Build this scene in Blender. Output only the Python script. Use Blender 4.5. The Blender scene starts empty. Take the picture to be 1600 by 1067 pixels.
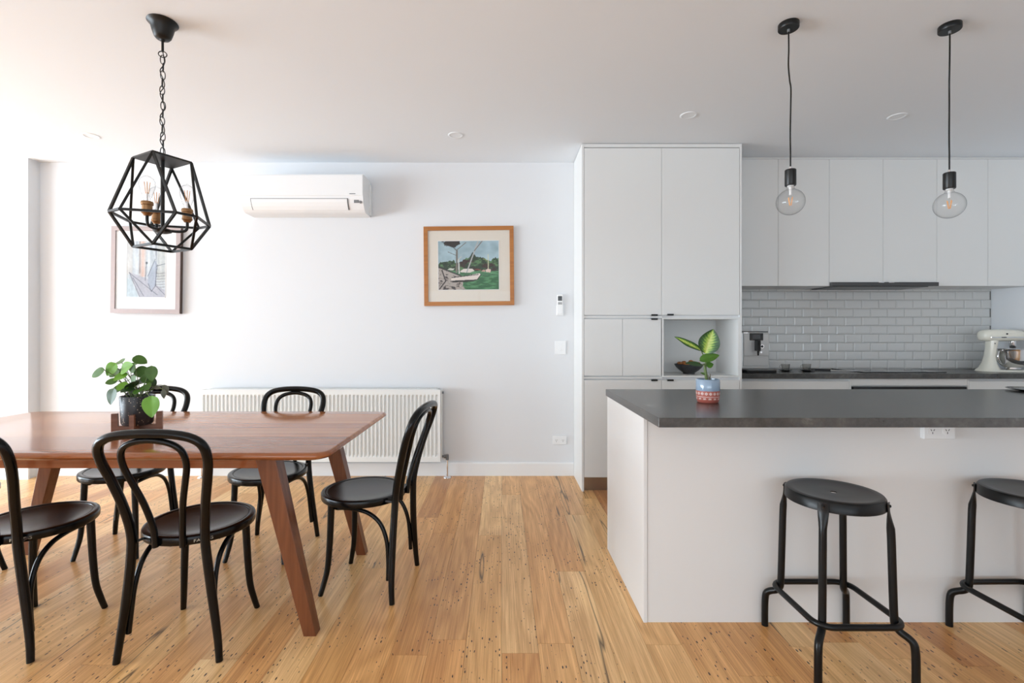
import bpy, bmesh, math, random
import numpy as np
from mathutils import Vector, Matrix, Quaternion

random.seed(7)
scene = bpy.context.scene
COL = scene.collection
PI = math.pi

# ------------------------------------------------------------------ camera
F_PX, VPX, VPY = 755.0, 784.0, 520.0           # focal length (px of a 1600x1067 frame), vanishing point
cam_data = bpy.data.cameras.new('camera')
cam = bpy.data.objects.new('camera', cam_data)
COL.objects.link(cam)
cam.location = (0, 0, 1.23)
cam.rotation_euler = (PI/2, 0, 0)
cam_data.sensor_width = 36.0
cam_data.lens = F_PX/1600*36
cam_data.shift_x = (800-VPX)/1600
cam_data.shift_y = (VPY-533.5)/1600
cam_data.clip_start = 0.05
scene.camera = cam

# ------------------------------------------------------------------ sky, daylight, exposure
world = bpy.data.worlds.new('sky'); scene.world = world
world.use_nodes = True
wb = world.node_tree.nodes['Background']
wb.inputs[0].default_value = (0.78, 0.90, 1.0, 1)
wb.inputs[1].default_value = 2.0
vs = scene.view_settings
vs.view_transform = 'Standard'; vs.look = 'None'; vs.gamma = 1.0; vs.use_curve_mapping = False
vs.exposure = 0.2

def window_light(name, loc, rot, sx, sy, power, color):
    l = bpy.data.lights.new(name, 'AREA'); l.shape = 'RECTANGLE'
    l.size = sx; l.size_y = sy; l.energy = power; l.color = color
    o = bpy.data.objects.new(name, l); COL.objects.link(o)
    o.location = loc; o.rotation_euler = rot
    return o
# daylight in the glazed doors of the left wall and in the windows of the wall behind the camera
window_light('daylight_side', (-9.25, 0.40, 1.00), (0, -PI/2-math.radians(28), 0), 2.1, 6.2, 830, (0.785, 0.905, 1.0))
window_light('daylight_rear', (-0.6, -5.30, 0.95), (PI/2+math.radians(40), 0, 0), 6.2, 1.6, 95, (0.80, 0.91, 1.0))

# ------------------------------------------------------------------ helpers: meshes
def B(): return bmesh.new()

def box(bm, x0, x1, y0, y1, z0, z1, bev=0, seg=1):
    r = bmesh.ops.create_cube(bm, size=1.0)
    v = r['verts']
    bmesh.ops.scale(bm, vec=(x1-x0, y1-y0, z1-z0), verts=v)
    bmesh.ops.translate(bm, vec=((x0+x1)/2, (y0+y1)/2, (z0+z1)/2), verts=v)
    if bev > 0:
        es = list({e for q in v for e in q.link_edges})
        bmesh.ops.bevel(bm, geom=es, offset=bev, segments=seg, affect='EDGES', profile=0.5, clamp_overlap=True)
    return bm

def obox(bm, c, ax, ay, az, hx, hy, hz):
    """box with its own axes (centre, unit axes, half sizes)"""
    c = Vector(c); ax, ay, az = Vector(ax), Vector(ay), Vector(az)
    vs_ = [bm.verts.new(c + ax*hx*i + ay*hy*j + az*hz*k) for i in (-1, 1) for j in (-1, 1) for k in (-1, 1)]
    for f in ((0,1,3,2), (4,6,7,5), (0,4,5,1), (2,3,7,6), (0,2,6,4), (1,5,7,3)):
        bm.faces.new([vs_[i] for i in f])
    bmesh.ops.recalc_face_normals(bm, faces=bm.faces)
    return bm

def bar(bm, p, q, w, h=None):
    """square bar between two points"""
    p, q = Vector(p), Vector(q); h = h or w
    az = (q-p).normalized()
    up = Vector((0,0,1)) if abs(az.z) < .95 else Vector((1,0,0))
    ax = az.cross(up).normalized(); ay = az.cross(ax)
    return obox(bm, (p+q)/2, ax, ay, az, w/2, h/2, (q-p).length/2)

def catmull(pts, n=8, closed=False):
    P = [Vector(p) for p in pts]; out = []
    m = len(P)
    rng = range(m if closed else m-1)
    for i in rng:
        if closed: p0, p1, p2, p3 = P[(i-1) % m], P[i], P[(i+1) % m], P[(i+2) % m]
        else: p0, p1, p2, p3 = P[max(i-1, 0)], P[i], P[i+1], P[min(i+2, m-1)]
        for k in range(n):
            t = k/n
            out.append(0.5*((2*p1) + (p2-p0)*t + (2*p0-5*p1+4*p2-p3)*t*t + (-p0+3*p1-3*p2+p3)*t**3))
    if not closed: out.append(P[-1].copy())
    return out

def tube(bm, path, rad, seg=12, closed=False, caps=True):
    P = [Vector(p) for p in path]; n = len(P)
    R = rad if isinstance(rad, (list, tuple)) else [rad]*n
    T = []
    for i in range(n):
        a = P[(i-1) % n] if (closed or i > 0) else P[0]
        b = P[(i+1) % n] if (closed or i < n-1) else P[-1]
        T.append((b-a).normalized())
    t0 = T[0]
    up = Vector((0,0,1)) if abs(t0.z) < .9 else Vector((1,0,0))
    nx = t0.cross(up).normalized()
    rings = []
    for i in range(n):
        if i > 0:
            q = T[i-1].rotation_difference(T[i]); nx = (q @ nx)
            nx = (nx - T[i]*nx.dot(T[i])).normalized()
        ny = T[i].cross(nx)
        rings.append([bm.verts.new(P[i] + (nx*math.cos(2*PI*k/seg) + ny*math.sin(2*PI*k/seg))*R[i]) for k in range(seg)])
    m = n if closed else n-1
    for i in range(m):
        a, b = rings[i], rings[(i+1) % n]
        off = 0
        if closed and i == n-1:
            best = 1e9
            for s in range(seg):
                d = (a[0].co - b[s].co).length
                if d < best: best, off = d, s
        for k in range(seg):
            f = bm.faces.new((a[k], a[(k+1) % seg], b[(k+1+off) % seg], b[(k+off) % seg])); f.smooth = True
    if caps and not closed:
        bm.faces.new(rings[0][::-1]); bm.faces.new(rings[-1])
    return bm

def lathe(bm, prof, seg=32, c=(0,0,0), smooth=True, axis=None):
    """prof: (r, z) list, revolved about z through c"""
    c = Vector(c); rings = []
    for r, z in prof:
        if r < 1e-6: rings.append([bm.verts.new(c + Vector((0,0,z)))])
        else: rings.append([bm.verts.new(c + Vector((r*math.cos(2*PI*k/seg), r*math.sin(2*PI*k/seg), z))) for k in range(seg)])
    for a, b in zip(rings, rings[1:]):
        if len(a) == 1 and len(b) == 1: continue
        for k in range(seg):
            j = (k+1) % seg
            if len(a) == 1: f = bm.faces.new((a[0], b[j], b[k]))
            elif len(b) == 1: f = bm.faces.new((a[k], a[j], b[0]))
            else: f = bm.faces.new((a[k], a[j], b[j], b[k]))
            f.smooth = smooth
    bmesh.ops.recalc_face_normals(bm, faces=bm.faces)
    return bm

def prism(bm, poly, z0, z1):
    """extrude an xy polygon from z0 to z1"""
    a = [bm.verts.new((x, y, z0)) for x, y in poly]; b = [bm.verts.new((x, y, z1)) for x, y in poly]
    bm.faces.new(a[::-1]); bm.faces.new(b)
    n = len(poly)
    for i in range(n): bm.faces.new((a[i], a[(i+1) % n], b[(i+1) % n], b[i]))
    bmesh.ops.recalc_face_normals(bm, faces=bm.faces)
    return bm

def prism_x(bm, poly, x0, x1, smooth=False):
    """extrude a yz polygon along x"""
    a = [bm.verts.new((x0, y, z)) for y, z in poly]; b = [bm.verts.new((x1, y, z)) for y, z in poly]
    bm.faces.new(a[::-1]); bm.faces.new(b)
    n = len(poly)
    for i in range(n):
        f = bm.faces.new((a[i], a[(i+1) % n], b[(i+1) % n], b[i])); f.smooth = smooth
    bmesh.ops.recalc_face_normals(bm, faces=bm.faces)
    return bm

def prism_y(bm, poly, y0, y1):
    a = [bm.verts.new((x, y0, z)) for x, z in poly]; b = [bm.verts.new((x, y1, z)) for x, z in poly]
    bm.faces.new(a[::-1]); bm.faces.new(b)
    n = len(poly)
    for i in range(n): bm.faces.new((a[i], a[(i+1) % n], b[(i+1) % n], b[i]))
    bmesh.ops.recalc_face_normals(bm, faces=bm.faces)
    return bm

def ellipsoid(bm, c, rx, ry, rz, u=20, v=12):
    r = bmesh.ops.create_uvsphere(bm, u_segments=u, v_segments=v, radius=1.0)
    bmesh.ops.scale(bm, vec=(rx, ry, rz), verts=r['verts'])
    bmesh.ops.translate(bm, vec=c, verts=r['verts'])
    for q in r['verts']:
        for f in q.link_faces: f.smooth = True
    return bm

# ------------------------------------------------------------------ helpers: objects
def obj(name, bm, mat, parent=None, loc=None, label=None, kind=None):
    me = bpy.data.meshes.new(name)
    bm.to_mesh(me); bm.free()
    if any(p.use_smooth for p in me.polygons): me.set_sharp_from_angle(angle=math.radians(38))
    me.materials.append(mat)
    o = bpy.data.objects.new(name, me); COL.objects.link(o)
    if parent is not None: o.parent = parent
    if loc is not None: o.location = loc
    if label: o['label'] = label
    if kind: o['kind'] = kind
    return o

def inst(name, me, parent=None, loc=(0,0,0), scale=(1,1,1)):
    o = bpy.data.objects.new(name, me); COL.objects.link(o)
    o.location = loc; o.scale = scale
    if parent is not None: o.parent = parent
    return o

def tag(o, label, cat, group=None):
    o['label'] = label; o['category'] = cat
    if group: o['group'] = group
    return o

def thing(name, label, cat, loc=(0,0,0), rz=0, group=None):
    o = bpy.data.objects.new(name, None); COL.objects.link(o)
    o.empty_display_size = 0.05
    o.location = loc; o.rotation_euler = (0, 0, rz)
    return tag(o, label, cat, group)

def struct(name, bm, mat, parent=None):
    o = obj(name, bm, mat, parent); o['kind'] = 'structure'
    return o

def copy_tree(o, parent=None):
    c = o.copy(); COL.objects.link(c); c.parent = parent
    for ch in [q for q in o.children]: copy_tree(ch, c)
    return c

# ------------------------------------------------------------------ materials
def srgb(r, g, b):
    f = lambda c: (c/255)/12.92 if c/255 <= .04045 else ((c/255+.055)/1.055)**2.4
    return (f(r), f(g), f(b), 1)

def mat(name, color, rough=.5, metal=0, spec=.5, coat=0, coat_rough=.1, bump=None, var=None):
    m = bpy.data.materials.new(name); m.use_nodes = True
    nt = m.node_tree; b = nt.nodes['Principled BSDF']
    b.inputs['Base Color'].default_value = color
    b.inputs['Roughness'].default_value = rough
    b.inputs['Metallic'].default_value = metal
    b.inputs['Specular IOR Level'].default_value = spec
    b.inputs['Coat Weight'].default_value = coat
    b.inputs['Coat Roughness'].default_value = coat_rough
    if var:      # faint colour variation: (scale, amount)
        tc = nt.nodes.new('ShaderNodeTexCoord'); n = nt.nodes.new('ShaderNodeTexNoise')
        n.inputs['Scale'].default_value = var[0]; n.inputs['Detail'].default_value = 4
        nt.links.new(tc.outputs['Object'], n.inputs['Vector'])
        mx = nt.nodes.new('ShaderNodeMix'); mx.data_type = 'RGBA'
        a = var[1]
        mx.inputs['A'].default_value = tuple(c*(1-a) for c in color[:3])+(1,)
        mx.inputs['B'].default_value = tuple(min(1, c*(1+a)) for c in color[:3])+(1,)
        nt.links.new(n.outputs['Fac'], mx.inputs['Factor']); nt.links.new(mx.outputs['Result'], b.inputs['Base Color'])
    if bump:     # (scale, strength)
        tc = nt.nodes.new('ShaderNodeTexCoord'); n = nt.nodes.new('ShaderNodeTexNoise')
        n.inputs['Scale'].default_value = bump[0]; n.inputs['Detail'].default_value = 3
        nt.links.new(tc.outputs['Object'], n.inputs['Vector'])
        bp = nt.nodes.new('ShaderNodeBump'); bp.inputs['Strength'].default_value = bump[1]; bp.inputs['Distance'].default_value = .002
        nt.links.new(n.outputs['Fac'], bp.inputs['Height']); nt.links.new(bp.outputs['Normal'], b.inputs['Normal'])
    return m

def thin_glass(name, tint=(1,1,1,1), rough=0.0, boost=1.0, rim=1.0):
    m = bpy.data.materials.new(name); m.use_nodes = True
    nt = m.node_tree; nt.nodes.clear()
    out = nt.nodes.new('ShaderNodeOutputMaterial'); mx = nt.nodes.new('ShaderNodeMixShader')
    tr = nt.nodes.new('ShaderNodeBsdfTransparent'); tr.inputs[0].default_value = tint
    gl = nt.nodes.new('ShaderNodeBsdfGlossy'); gl.inputs['Roughness'].default_value = rough
    lw = nt.nodes.new('ShaderNodeLayerWeight'); lw.inputs['Blend'].default_value = .5
    pw = nt.nodes.new('ShaderNodeMath'); pw.operation = 'POWER'; pw.inputs[1].default_value = 4.0
    ml = nt.nodes.new('ShaderNodeMath'); ml.operation = 'MULTIPLY_ADD'; ml.inputs[1].default_value = .6*boost; ml.inputs[2].default_value = .035*boost; ml.use_clamp = True
    nt.links.new(lw.outputs['Facing'], pw.inputs[0]); nt.links.new(pw.outputs[0], ml.inputs[0]); nt.links.new(ml.outputs[0], mx.inputs[0])
    tm = nt.nodes.new('ShaderNodeMix'); tm.data_type = 'RGBA'; nt.links.new(pw.outputs[0], tm.inputs['Factor'])
    tm.inputs['A'].default_value = tint; tm.inputs['B'].default_value = tuple(c*rim for c in tint[:3])+(1,)
    nt.links.new(tm.outputs['Result'], tr.inputs[0])
    nt.links.new(tr.outputs[0], mx.inputs[1]); nt.links.new(gl.outputs[0], mx.inputs[2]); nt.links.new(mx.outputs[0], out.inputs[0])
    return m

def ramp(nt, stops):
    r = nt.nodes.new('ShaderNodeValToRGB'); cr = r.color_ramp
    while len(cr.elements) < len(stops): cr.elements.new(.5)
    for e, (p, c) in zip(cr.elements, stops): e.position = p; e.color = c
    return r

def wood(name, cols, grain_axis='Y', rough=.35, world=True, fine=55, streak=.35, rings=.3, dots=False, coat=0, ring_scale=5.0, spec=.5, bump=.12, along=.035):
    """cols: board base colours picked per object; grain runs along grain_axis"""
    m = bpy.data.materials.new(name); m.use_nodes = True
    nt = m.node_tree; N = nt.nodes; L = nt.links; b = N['Principled BSDF']
    oi = N.new('ShaderNodeObjectInfo')
    if world: src = N.new('ShaderNodeNewGeometry').outputs['Position']
    else: src = N.new('ShaderNodeTexCoord').outputs['Object']
    cmb = N.new('ShaderNodeCombineXYZ')
    for i, k in enumerate((31.7, 17.3, 53.1)):
        mm = N.new('ShaderNodeMath'); mm.operation = 'MULTIPLY'; mm.inputs[1].default_value = k
        L.new(oi.outputs['Random'], mm.inputs[0]); L.new(mm.outputs[0], cmb.inputs[i])
    add = N.new('ShaderNodeVectorMath'); add.operation = 'ADD'
    L.new(src, add.inputs[0]); L.new(cmb.outputs[0], add.inputs[1])
    def mapped(sc):
        mp = N.new('ShaderNodeMapping'); mp.inputs['Scale'].default_value = sc
        L.new(add.outputs[0], mp.inputs['Vector']); return mp.outputs[0]
    def sc(across, along):
        return {'X': (along, across, across), 'Y': (across, along, across), 'Z': (across, across, along)}[grain_axis]
    rp = ramp(nt, [(i/max(1, len(cols)-1), c) for i, c in enumerate(cols)])
    L.new(oi.outputs['Random'], rp.inputs[0])
    n1 = N.new('ShaderNodeTexNoise'); n1.inputs['Scale'].default_value = 1; n1.inputs['Detail'].default_value = 5; n1.inputs['Roughness'].default_value = .65
    L.new(mapped(sc(fine, fine*along)), n1.inputs['Vector'])
    n2 = N.new('ShaderNodeTexNoise'); n2.inputs['Scale'].default_value = 1; n2.inputs['Detail'].default_value = 2
    L.new(mapped(sc(ring_scale, ring_scale*.13)), n2.inputs['Vector'])
    m2 = N.new('ShaderNodeMath'); m2.operation = 'MULTIPLY'; m2.inputs[1].default_value = 75; L.new(n2.outputs['Fac'], m2.inputs[0])
    s2 = N.new('ShaderNodeMath'); s2.operation = 'SINE'; L.new(m2.outputs[0], s2.inputs[0])
    r2 = N.new('ShaderNodeMapRange'); r2.inputs[1].default_value = -1; r2.inputs[2].default_value = 1
    r2.inputs[3].default_value = 1-rings; r2.inputs[4].default_value = 1.0; L.new(s2.outputs[0], r2.inputs[0])
    r1 = N.new('ShaderNodeMapRange'); r1.inputs[1].default_value = .3; r1.inputs[2].default_value = .7
    r1.inputs[3].default_value = 1-streak; r1.inputs[4].default_value = 1+streak*.8; L.new(n1.outputs['Fac'], r1.inputs[0])
    n3 = N.new('ShaderNodeTexNoise'); n3.inputs['Scale'].default_value = 1; n3.inputs['Detail'].default_value = 2
    L.new(mapped(sc(9, .8)), n3.inputs['Vector'])
    r3 = N.new('ShaderNodeMapRange'); r3.inputs[1].default_value = .3; r3.inputs[2].default_value = .7
    r3.inputs[3].default_value = .90; r3.inputs[4].default_value = 1.08; L.new(n3.outputs['Fac'], r3.inputs[0])
    mu = N.new('ShaderNodeMath'); mu.operation = 'MULTIPLY'; L.new(r1.outputs[0], mu.inputs[0]); L.new(r2.outputs[0], mu.inputs[1])
    mu3 = N.new('ShaderNodeMath'); mu3.operation = 'MULTIPLY'; L.new(mu.outputs[0], mu3.inputs[0]); L.new(r3.outputs[0], mu3.inputs[1])
    # darker grain is also redder
    cg = N.new('ShaderNodeCombineXYZ')
    for i, ex in enumerate((.9, 1.25, 1.6)):
        pe = N.new('ShaderNodeMath'); pe.operation = 'POWER'; pe.inputs[1].default_value = ex
        L.new(mu3.outputs[0], pe.inputs[0]); L.new(pe.outputs[0], cg.inputs[i])
    hs = N.new('ShaderNodeVectorMath'); hs.operation = 'MULTIPLY'; L.new(rp.outputs[0], hs.inputs[0]); L.new(cg.outputs[0], hs.inputs[1])
    col = hs.outputs[0]
    if dots:
        vo = N.new('ShaderNodeTexVoronoi'); vo.inputs['Scale'].default_value = 1; vo.voronoi_dimensions = '2D'
        L.new(mapped(sc(72, 24)), vo.inputs['Vector'])
        sep = N.new('ShaderNodeSeparateColor'); L.new(vo.outputs['Color'], sep.inputs[0])
        # only some cells carry a borer mark, of varying size
        sz = N.new('ShaderNodeMapRange'); sz.inputs[1].default_value = .60; sz.inputs[2].default_value = 1; sz.inputs[3].default_value = .04; sz.inputs[4].default_value = .24
        L.new(sep.outputs[0], sz.inputs[0])
        n4 = N.new('ShaderNodeTexNoise'); n4.inputs['Scale'].default_value = 1; n4.inputs['Detail'].default_value = 1; L.new(mapped(sc(4.5, 2.2)), n4.inputs['Vector'])
        msk = N.new('ShaderNodeMapRange'); msk.inputs[1].default_value = .40; msk.inputs[2].default_value = .52; L.new(n4.outputs['Fac'], msk.inputs[0])
        szm = N.new('ShaderNodeMath'); szm.operation = 'MULTIPLY'; L.new(sz.outputs[0], szm.inputs[0]); L.new(msk.outputs[0], szm.inputs[1])
        lt = N.new('ShaderNodeMath'); lt.operation = 'SUBTRACT'; L.new(szm.outputs[0], lt.inputs[0]); L.new(vo.outputs['Distance'], lt.inputs[1])
        st = N.new('ShaderNodeMapRange'); st.inputs[1].default_value = 0; st.inputs[2].default_value = .05; L.new(lt.outputs[0], st.inputs[0])
        # long dark gum veins in a few boards
        n5 = N.new('ShaderNodeTexNoise'); n5.inputs['Scale'].default_value = 1; n5.inputs['Detail'].default_value = 3; L.new(mapped(sc(6, .35)), n5.inputs['Vector'])
        ab = N.new('ShaderNodeMath'); ab.operation = 'SUBTRACT'; ab.inputs[1].default_value = .66; L.new(n5.outputs['Fac'], ab.inputs[0])
        ab2 = N.new('ShaderNodeMath'); ab2.operation = 'ABSOLUTE'; L.new(ab.outputs[0], ab2.inputs[0])
        vn = N.new('ShaderNodeMapRange'); vn.inputs[1].default_value = .0; vn.inputs[2].default_value = .010; vn.inputs[3].default_value = .85; vn.inputs[4].default_value = 0; L.new(ab2.outputs[0], vn.inputs[0])
        mxm = N.new('ShaderNodeMath'); mxm.operation = 'MAXIMUM'; L.new(st.outputs[0], mxm.inputs[0]); L.new(vn.outputs[0], mxm.inputs[1])
        mx = N.new('ShaderNodeMix'); mx.data_type = 'RGBA'; L.new(mxm.outputs[0], mx.inputs['Factor'])
        L.new(col, mx.inputs['A']); mx.inputs['B'].default_value = (.035, .018, .010, 1)
        col = mx.outputs['Result']
    L.new(col, b.inputs['Base Color'])
    b.inputs['Roughness'].default_value = rough
    b.inputs['Specular IOR Level'].default_value = spec
    b.inputs['Coat Weight'].default_value = coat; b.inputs['Coat Roughness'].default_value = .12
    bp = N.new('ShaderNodeBump'); bp.inputs['Strength'].default_value = bump; bp.inputs['Distance'].default_value = .0015
    L.new(n1.outputs['Fac'], bp.inputs['Height']); L.new(bp.outputs['Normal'], b.inputs['Normal'])
    return m

def stone(name):
    m = bpy.data.materials.new(name); m.use_nodes = True
    nt = m.node_tree; N = nt.nodes; L = nt.links; b = N['Principled BSDF']
    tc = N.new('ShaderNodeNewGeometry')
    b.inputs['IOR'].default_value = 1.6
    n1 = N.new('ShaderNodeTexNoise'); n1.inputs['Scale'].default_value = 5; n1.inputs['Detail'].default_value = 9; n1.inputs['Roughness'].default_value = .7; n1.inputs['Distortion'].default_value = .6
    L.new(tc.outputs['Position'], n1.inputs['Vector'])
    n2 = N.new('ShaderNodeTexNoise'); n2.inputs['Scale'].default_value = 60; n2.inputs['Detail'].default_value = 5
    L.new(tc.outputs['Position'], n2.inputs['Vector'])
    r1 = ramp(nt, [(.25, srgb(40, 39, 38)), (.48, srgb(60, 59, 57)), (.60, srgb(74, 73, 70)), (.74, srgb(122, 120, 115))])
    L.new(n1.outputs['Fac'], r1.inputs[0])
    r2 = N.new('ShaderNodeMapRange'); r2.inputs[1].default_value = .3; r2.inputs[2].default_value = .7; r2.inputs[3].default_value = .78; r2.inputs[4].default_value = 1.15
    L.new(n2.outputs['Fac'], r2.inputs[0])
    sc_ = N.new('ShaderNodeVectorMath'); sc_.operation = 'SCALE'; L.new(r1.outputs[0], sc_.inputs[0]); L.new(r2.outputs[0], sc_.inputs['Scale'])
    L.new(sc_.outputs[0], b.inputs['Base Color'])
    b.inputs['Roughness'].default_value = .27
    b.inputs['Specular IOR Level'].default_value = .7
    bp = N.new('ShaderNodeBump'); bp.inputs['Strength'].default_value = .1; bp.inputs['Distance'].default_value = .001
    L.new(n2.outputs['Fac'], bp.inputs['Height']); L.new(bp.outputs['Normal'], b.inputs['Normal'])
    return m

def attr_mat(name, rough=.6):
    m = bpy.data.materials.new(name); m.use_nodes = True
    nt = m.node_tree; b = nt.nodes['Principled BSDF']
    a = nt.nodes.new('ShaderNodeVertexColor'); a.layer_name = 'print'
    nt.links.new(a.outputs['Color'], b.inputs['Base Color']); b.inputs['Roughness'].default_value = rough
    return m

M = {}
M['wall'] = mat('wall_paint', srgb(228, 229, 231), .75, spec=.25, bump=(180, .08))
M['ceil'] = mat('ceiling_paint', srgb(240, 245, 250), .85, spec=.2, bump=(150, .06))
M['dl'] = mat('downlight_white', srgb(244, 249, 253), .4)
M['trim'] = mat('gloss_white_trim', srgb(240, 240, 240), .4)
M['cab'] = mat('white_cabinet_laminate', srgb(229, 229, 227), .42, bump=(400, .03))
M['cab_in'] = mat('cabinet_carcass_white', srgb(232, 232, 232), .5)
M['island'] = mat('island_panel_laminate', srgb(226, 224, 222), .45, bump=(300, .03))
M['kick_metal'] = mat('kickboard_brushed_metal', (.42, .40, .39, 1), .28, metal=1)  # brushed metal of the recessed kickboards
M['stone'] = stone('dark_stone_benchtop')
M['black'] = mat('black_lacquer', (.003, .003, .003, 1), .20, spec=.26)
M['seat'] = mat('black_lacquered_seat', (.003, .003, .003, 1), .22, spec=.28, var=(30, .3))
M['bmetal'] = mat('black_powder_coat', (.004, .004, .004, 1), .32, spec=.28)
M['dmetal'] = mat('dark_bronze_metal', (.010, .010, .0095, 1), .42, metal=.2, spec=.4)
M['bplastic'] = mat('black_plastic', (.006, .006, .006, 1), .35, spec=.35)
M['glassblack'] = mat('black_ceramic_glass', (.006, .006, .007, 1), .08)
M['chrome'] = mat('chrome', (.75, .75, .76, 1), .12, metal=1)
M['steel'] = mat('brushed_steel', (.50, .50, .50, 1), .3, metal=1)
M['hoodsteel'] = mat('dark_brushed_steel', (.09, .09, .09, 1), .35, metal=.8)
M['silver'] = mat('silver_plastic', (.50, .50, .49, 1), .36, metal=.5)
M['brass'] = mat('aged_brass', (.30, .165, .075, 1), .4, metal=.75, var=(60, .3))
M['white'] = mat('white_plastic', srgb(240, 240, 240), .35)
M['white2'] = mat('radiator_enamel', srgb(240, 241, 239), .3)
M['grey'] = mat('grey_plastic', srgb(120, 122, 124), .4)
M['dkgrey'] = mat('dark_grey_plastic', srgb(70, 72, 74), .3)
M['cream'] = mat('cream_enamel', srgb(236, 232, 218), .18, coat=.4)
M['tile'] = mat('glazed_white_tile', srgb(216, 216, 214), .16, bump=(25, .04))
M['grout'] = mat('grey_grout', srgb(112, 112, 108), .85)
M['glass'] = thin_glass('clear_bulb_glass', (.96, .96, .96, 1), boost=.7, rim=.42)
M['pane'] = thin_glass('window_glass', boost=.8)
M['picglass'] = thin_glass('picture_glass', boost=.5)
M['filament'] = mat('amber_filament', (.85, .42, .16, 1), .5)
M['floor'] = wood('timber_floorboard', [srgb(236, 180, 116), srgb(243, 194, 132), srgb(226, 164, 100), srgb(245, 202, 144), srgb(238, 184, 118), srgb(196, 132, 80), srgb(242, 192, 128), srgb(222, 162, 100)],
                  'Y', rough=.30, fine=190, along=.018, streak=.27, rings=.15, dots=True, ring_scale=4.5, spec=.45)
M['table'] = wood('red_gum_timber', [srgb(172, 102, 56), srgb(200, 132, 80), srgb(140, 78, 44), srgb(206, 140, 90), srgb(180, 110, 62)], 'X', rough=.13, fine=45, streak=.24, rings=.0, ring_scale=6, spec=.55, bump=0, along=.012)
M['tleg'] = wood('red_gum_leg', [srgb(112, 64, 36), srgb(124, 72, 42)], 'Z', rough=.3, world=False, fine=45, streak=.3, rings=.15)
M['walnut'] = wood('walnut', [srgb(122, 76, 52), srgb(136, 88, 62)], 'X', rough=.45, world=False, fine=60, streak=.3, rings=.15)
M['oakframe'] = wood('honey_wood_frame', [srgb(176, 112, 50), srgb(180, 116, 54)], 'X', rough=.4, world=False, fine=60, streak=.2, rings=.06)
M['pinkframe'] = mat('pale_mauve_wood_frame', srgb(176, 160, 158), .45, var=(40, .08))
M['frameside'] = mat('dark_frame_edge', srgb(84, 66, 58), .5)
M['mat_cream'] = mat('cream_mat_board', srgb(226, 218, 206), .8)
M['mat_white'] = mat('white_mat_board', srgb(236, 236, 236), .8)
M['print'] = attr_mat('painted_print')
M['leaf'] = mat('green_leaf', srgb(64, 104, 26), .5, var=(30, .3))
M['leaf2'] = mat('bright_green_leaf', srgb(96, 148, 24), .5, var=(25, .2))
M['leaf3'] = mat('dark_green_leaf', srgb(44, 74, 34), .5, var=(30, .3))
M['leaf4'] = mat('bronze_green_leaf', srgb(84, 84, 66), .4, var=(30, .3))
M['stem'] = mat('green_stem', srgb(92, 110, 56), .45)
M['soil'] = mat('potting_soil', srgb(48, 38, 30), .95, bump=(120, .8))
M['terra'] = mat('terracotta_red_glaze', srgb(172, 92, 80), .45)
M['bluegl'] = mat('blue_grey_glaze', srgb(138, 158, 178), .15, coat=.4)
M['whitepaint'] = mat('white_paint_pattern', srgb(232, 214, 206), .5)
M['bowl'] = mat('dark_speckled_bowl', srgb(58, 58, 60), .4, var=(60, .5))
M['root'] = mat('brown_dried_fruit', srgb(150, 98, 56), .7, var=(40, .35), bump=(60, .6))
M['root2'] = mat('orange_dried_fruit', srgb(178, 104, 52), .65, var=(40, .3), bump=(60, .6))
M['lettering'] = mat('pale_gold_lettering', srgb(205, 195, 175), .5)

def speckle_mat():
    m = bpy.data.materials.new('black_terrazzo_pot'); m.use_nodes = True
    nt = m.node_tree; N = nt.nodes; L = nt.links; b = N['Principled BSDF']
    tc = N.new('ShaderNodeTexCoord'); v = N.new('ShaderNodeTexVoronoi'); v.inputs['Scale'].default_value = 150
    L.new(tc.outputs['Object'], v.inputs['Vector'])
    sp = N.new('ShaderNodeSeparateColor'); L.new(v.outputs['Color'], sp.inputs[0])
    r = N.new('ShaderNodeMapRange'); r.inputs[1].default_value = .55; r.inputs[2].default_value = 1; r.inputs[3].default_value = 0; r.inputs[4].default_value = .42
    L.new(sp.outputs[1], r.inputs[0])
    s = N.new('ShaderNodeMath'); s.operation = 'GREATER_THAN'; L.new(r.outputs[0], s.inputs[0]); L.new(v.outputs['Distance'], s.inputs[1])
    mx = N.new('ShaderNodeMix'); mx.data_type = 'RGBA'; L.new(s.outputs[0], mx.inputs['Factor'])
    mx.inputs['A'].default_value = srgb(34, 34, 38); mx.inputs['B'].default_value = srgb(176, 160, 140)
    L.new(mx.outputs['Result'], b.inputs['Base Color']); b.inputs['Roughness'].default_value = .4
    return m
M['terrazzo'] = speckle_mat()

def dief_leaf_mat():
    """yellow-green centre, dark green margin, pale ribs (leaf-space coordinates in the colour layer)"""
    m = bpy.data.materials.new('variegated_leaf'); m.use_nodes = True
    nt = m.node_tree; N = nt.nodes; L = nt.links; b = N['Principled BSDF']
    a = N.new('ShaderNodeVertexColor'); a.layer_name = 'print'
    sp = N.new('ShaderNodeSeparateColor'); L.new(a.outputs['Color'], sp.inputs[0])
    tc = N.new('ShaderNodeTexCoord'); n = N.new('ShaderNodeTexNoise'); n.inputs['Scale'].default_value = 90; L.new(tc.outputs['Object'], n.inputs['Vector'])
    ad = N.new('ShaderNodeMath'); ad.operation = 'MULTIPLY_ADD'; ad.inputs[1].default_value = .35; L.new(n.outputs['Fac'], ad.inputs[0]); L.new(sp.outputs[0], ad.inputs[2])
    r = ramp(nt, [(.25, srgb(206, 214, 120)), (.5, srgb(150, 182, 70)), (.72, srgb(62, 108, 40)), (.95, srgb(30, 66, 26))])
    L.new(ad.outputs[0], r.inputs[0]); L.new(r.outputs[0], b.inputs['Base Color']); b.inputs['Roughness'].default_value = .3
    return m
M['dief'] = dief_leaf_mat()

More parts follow.
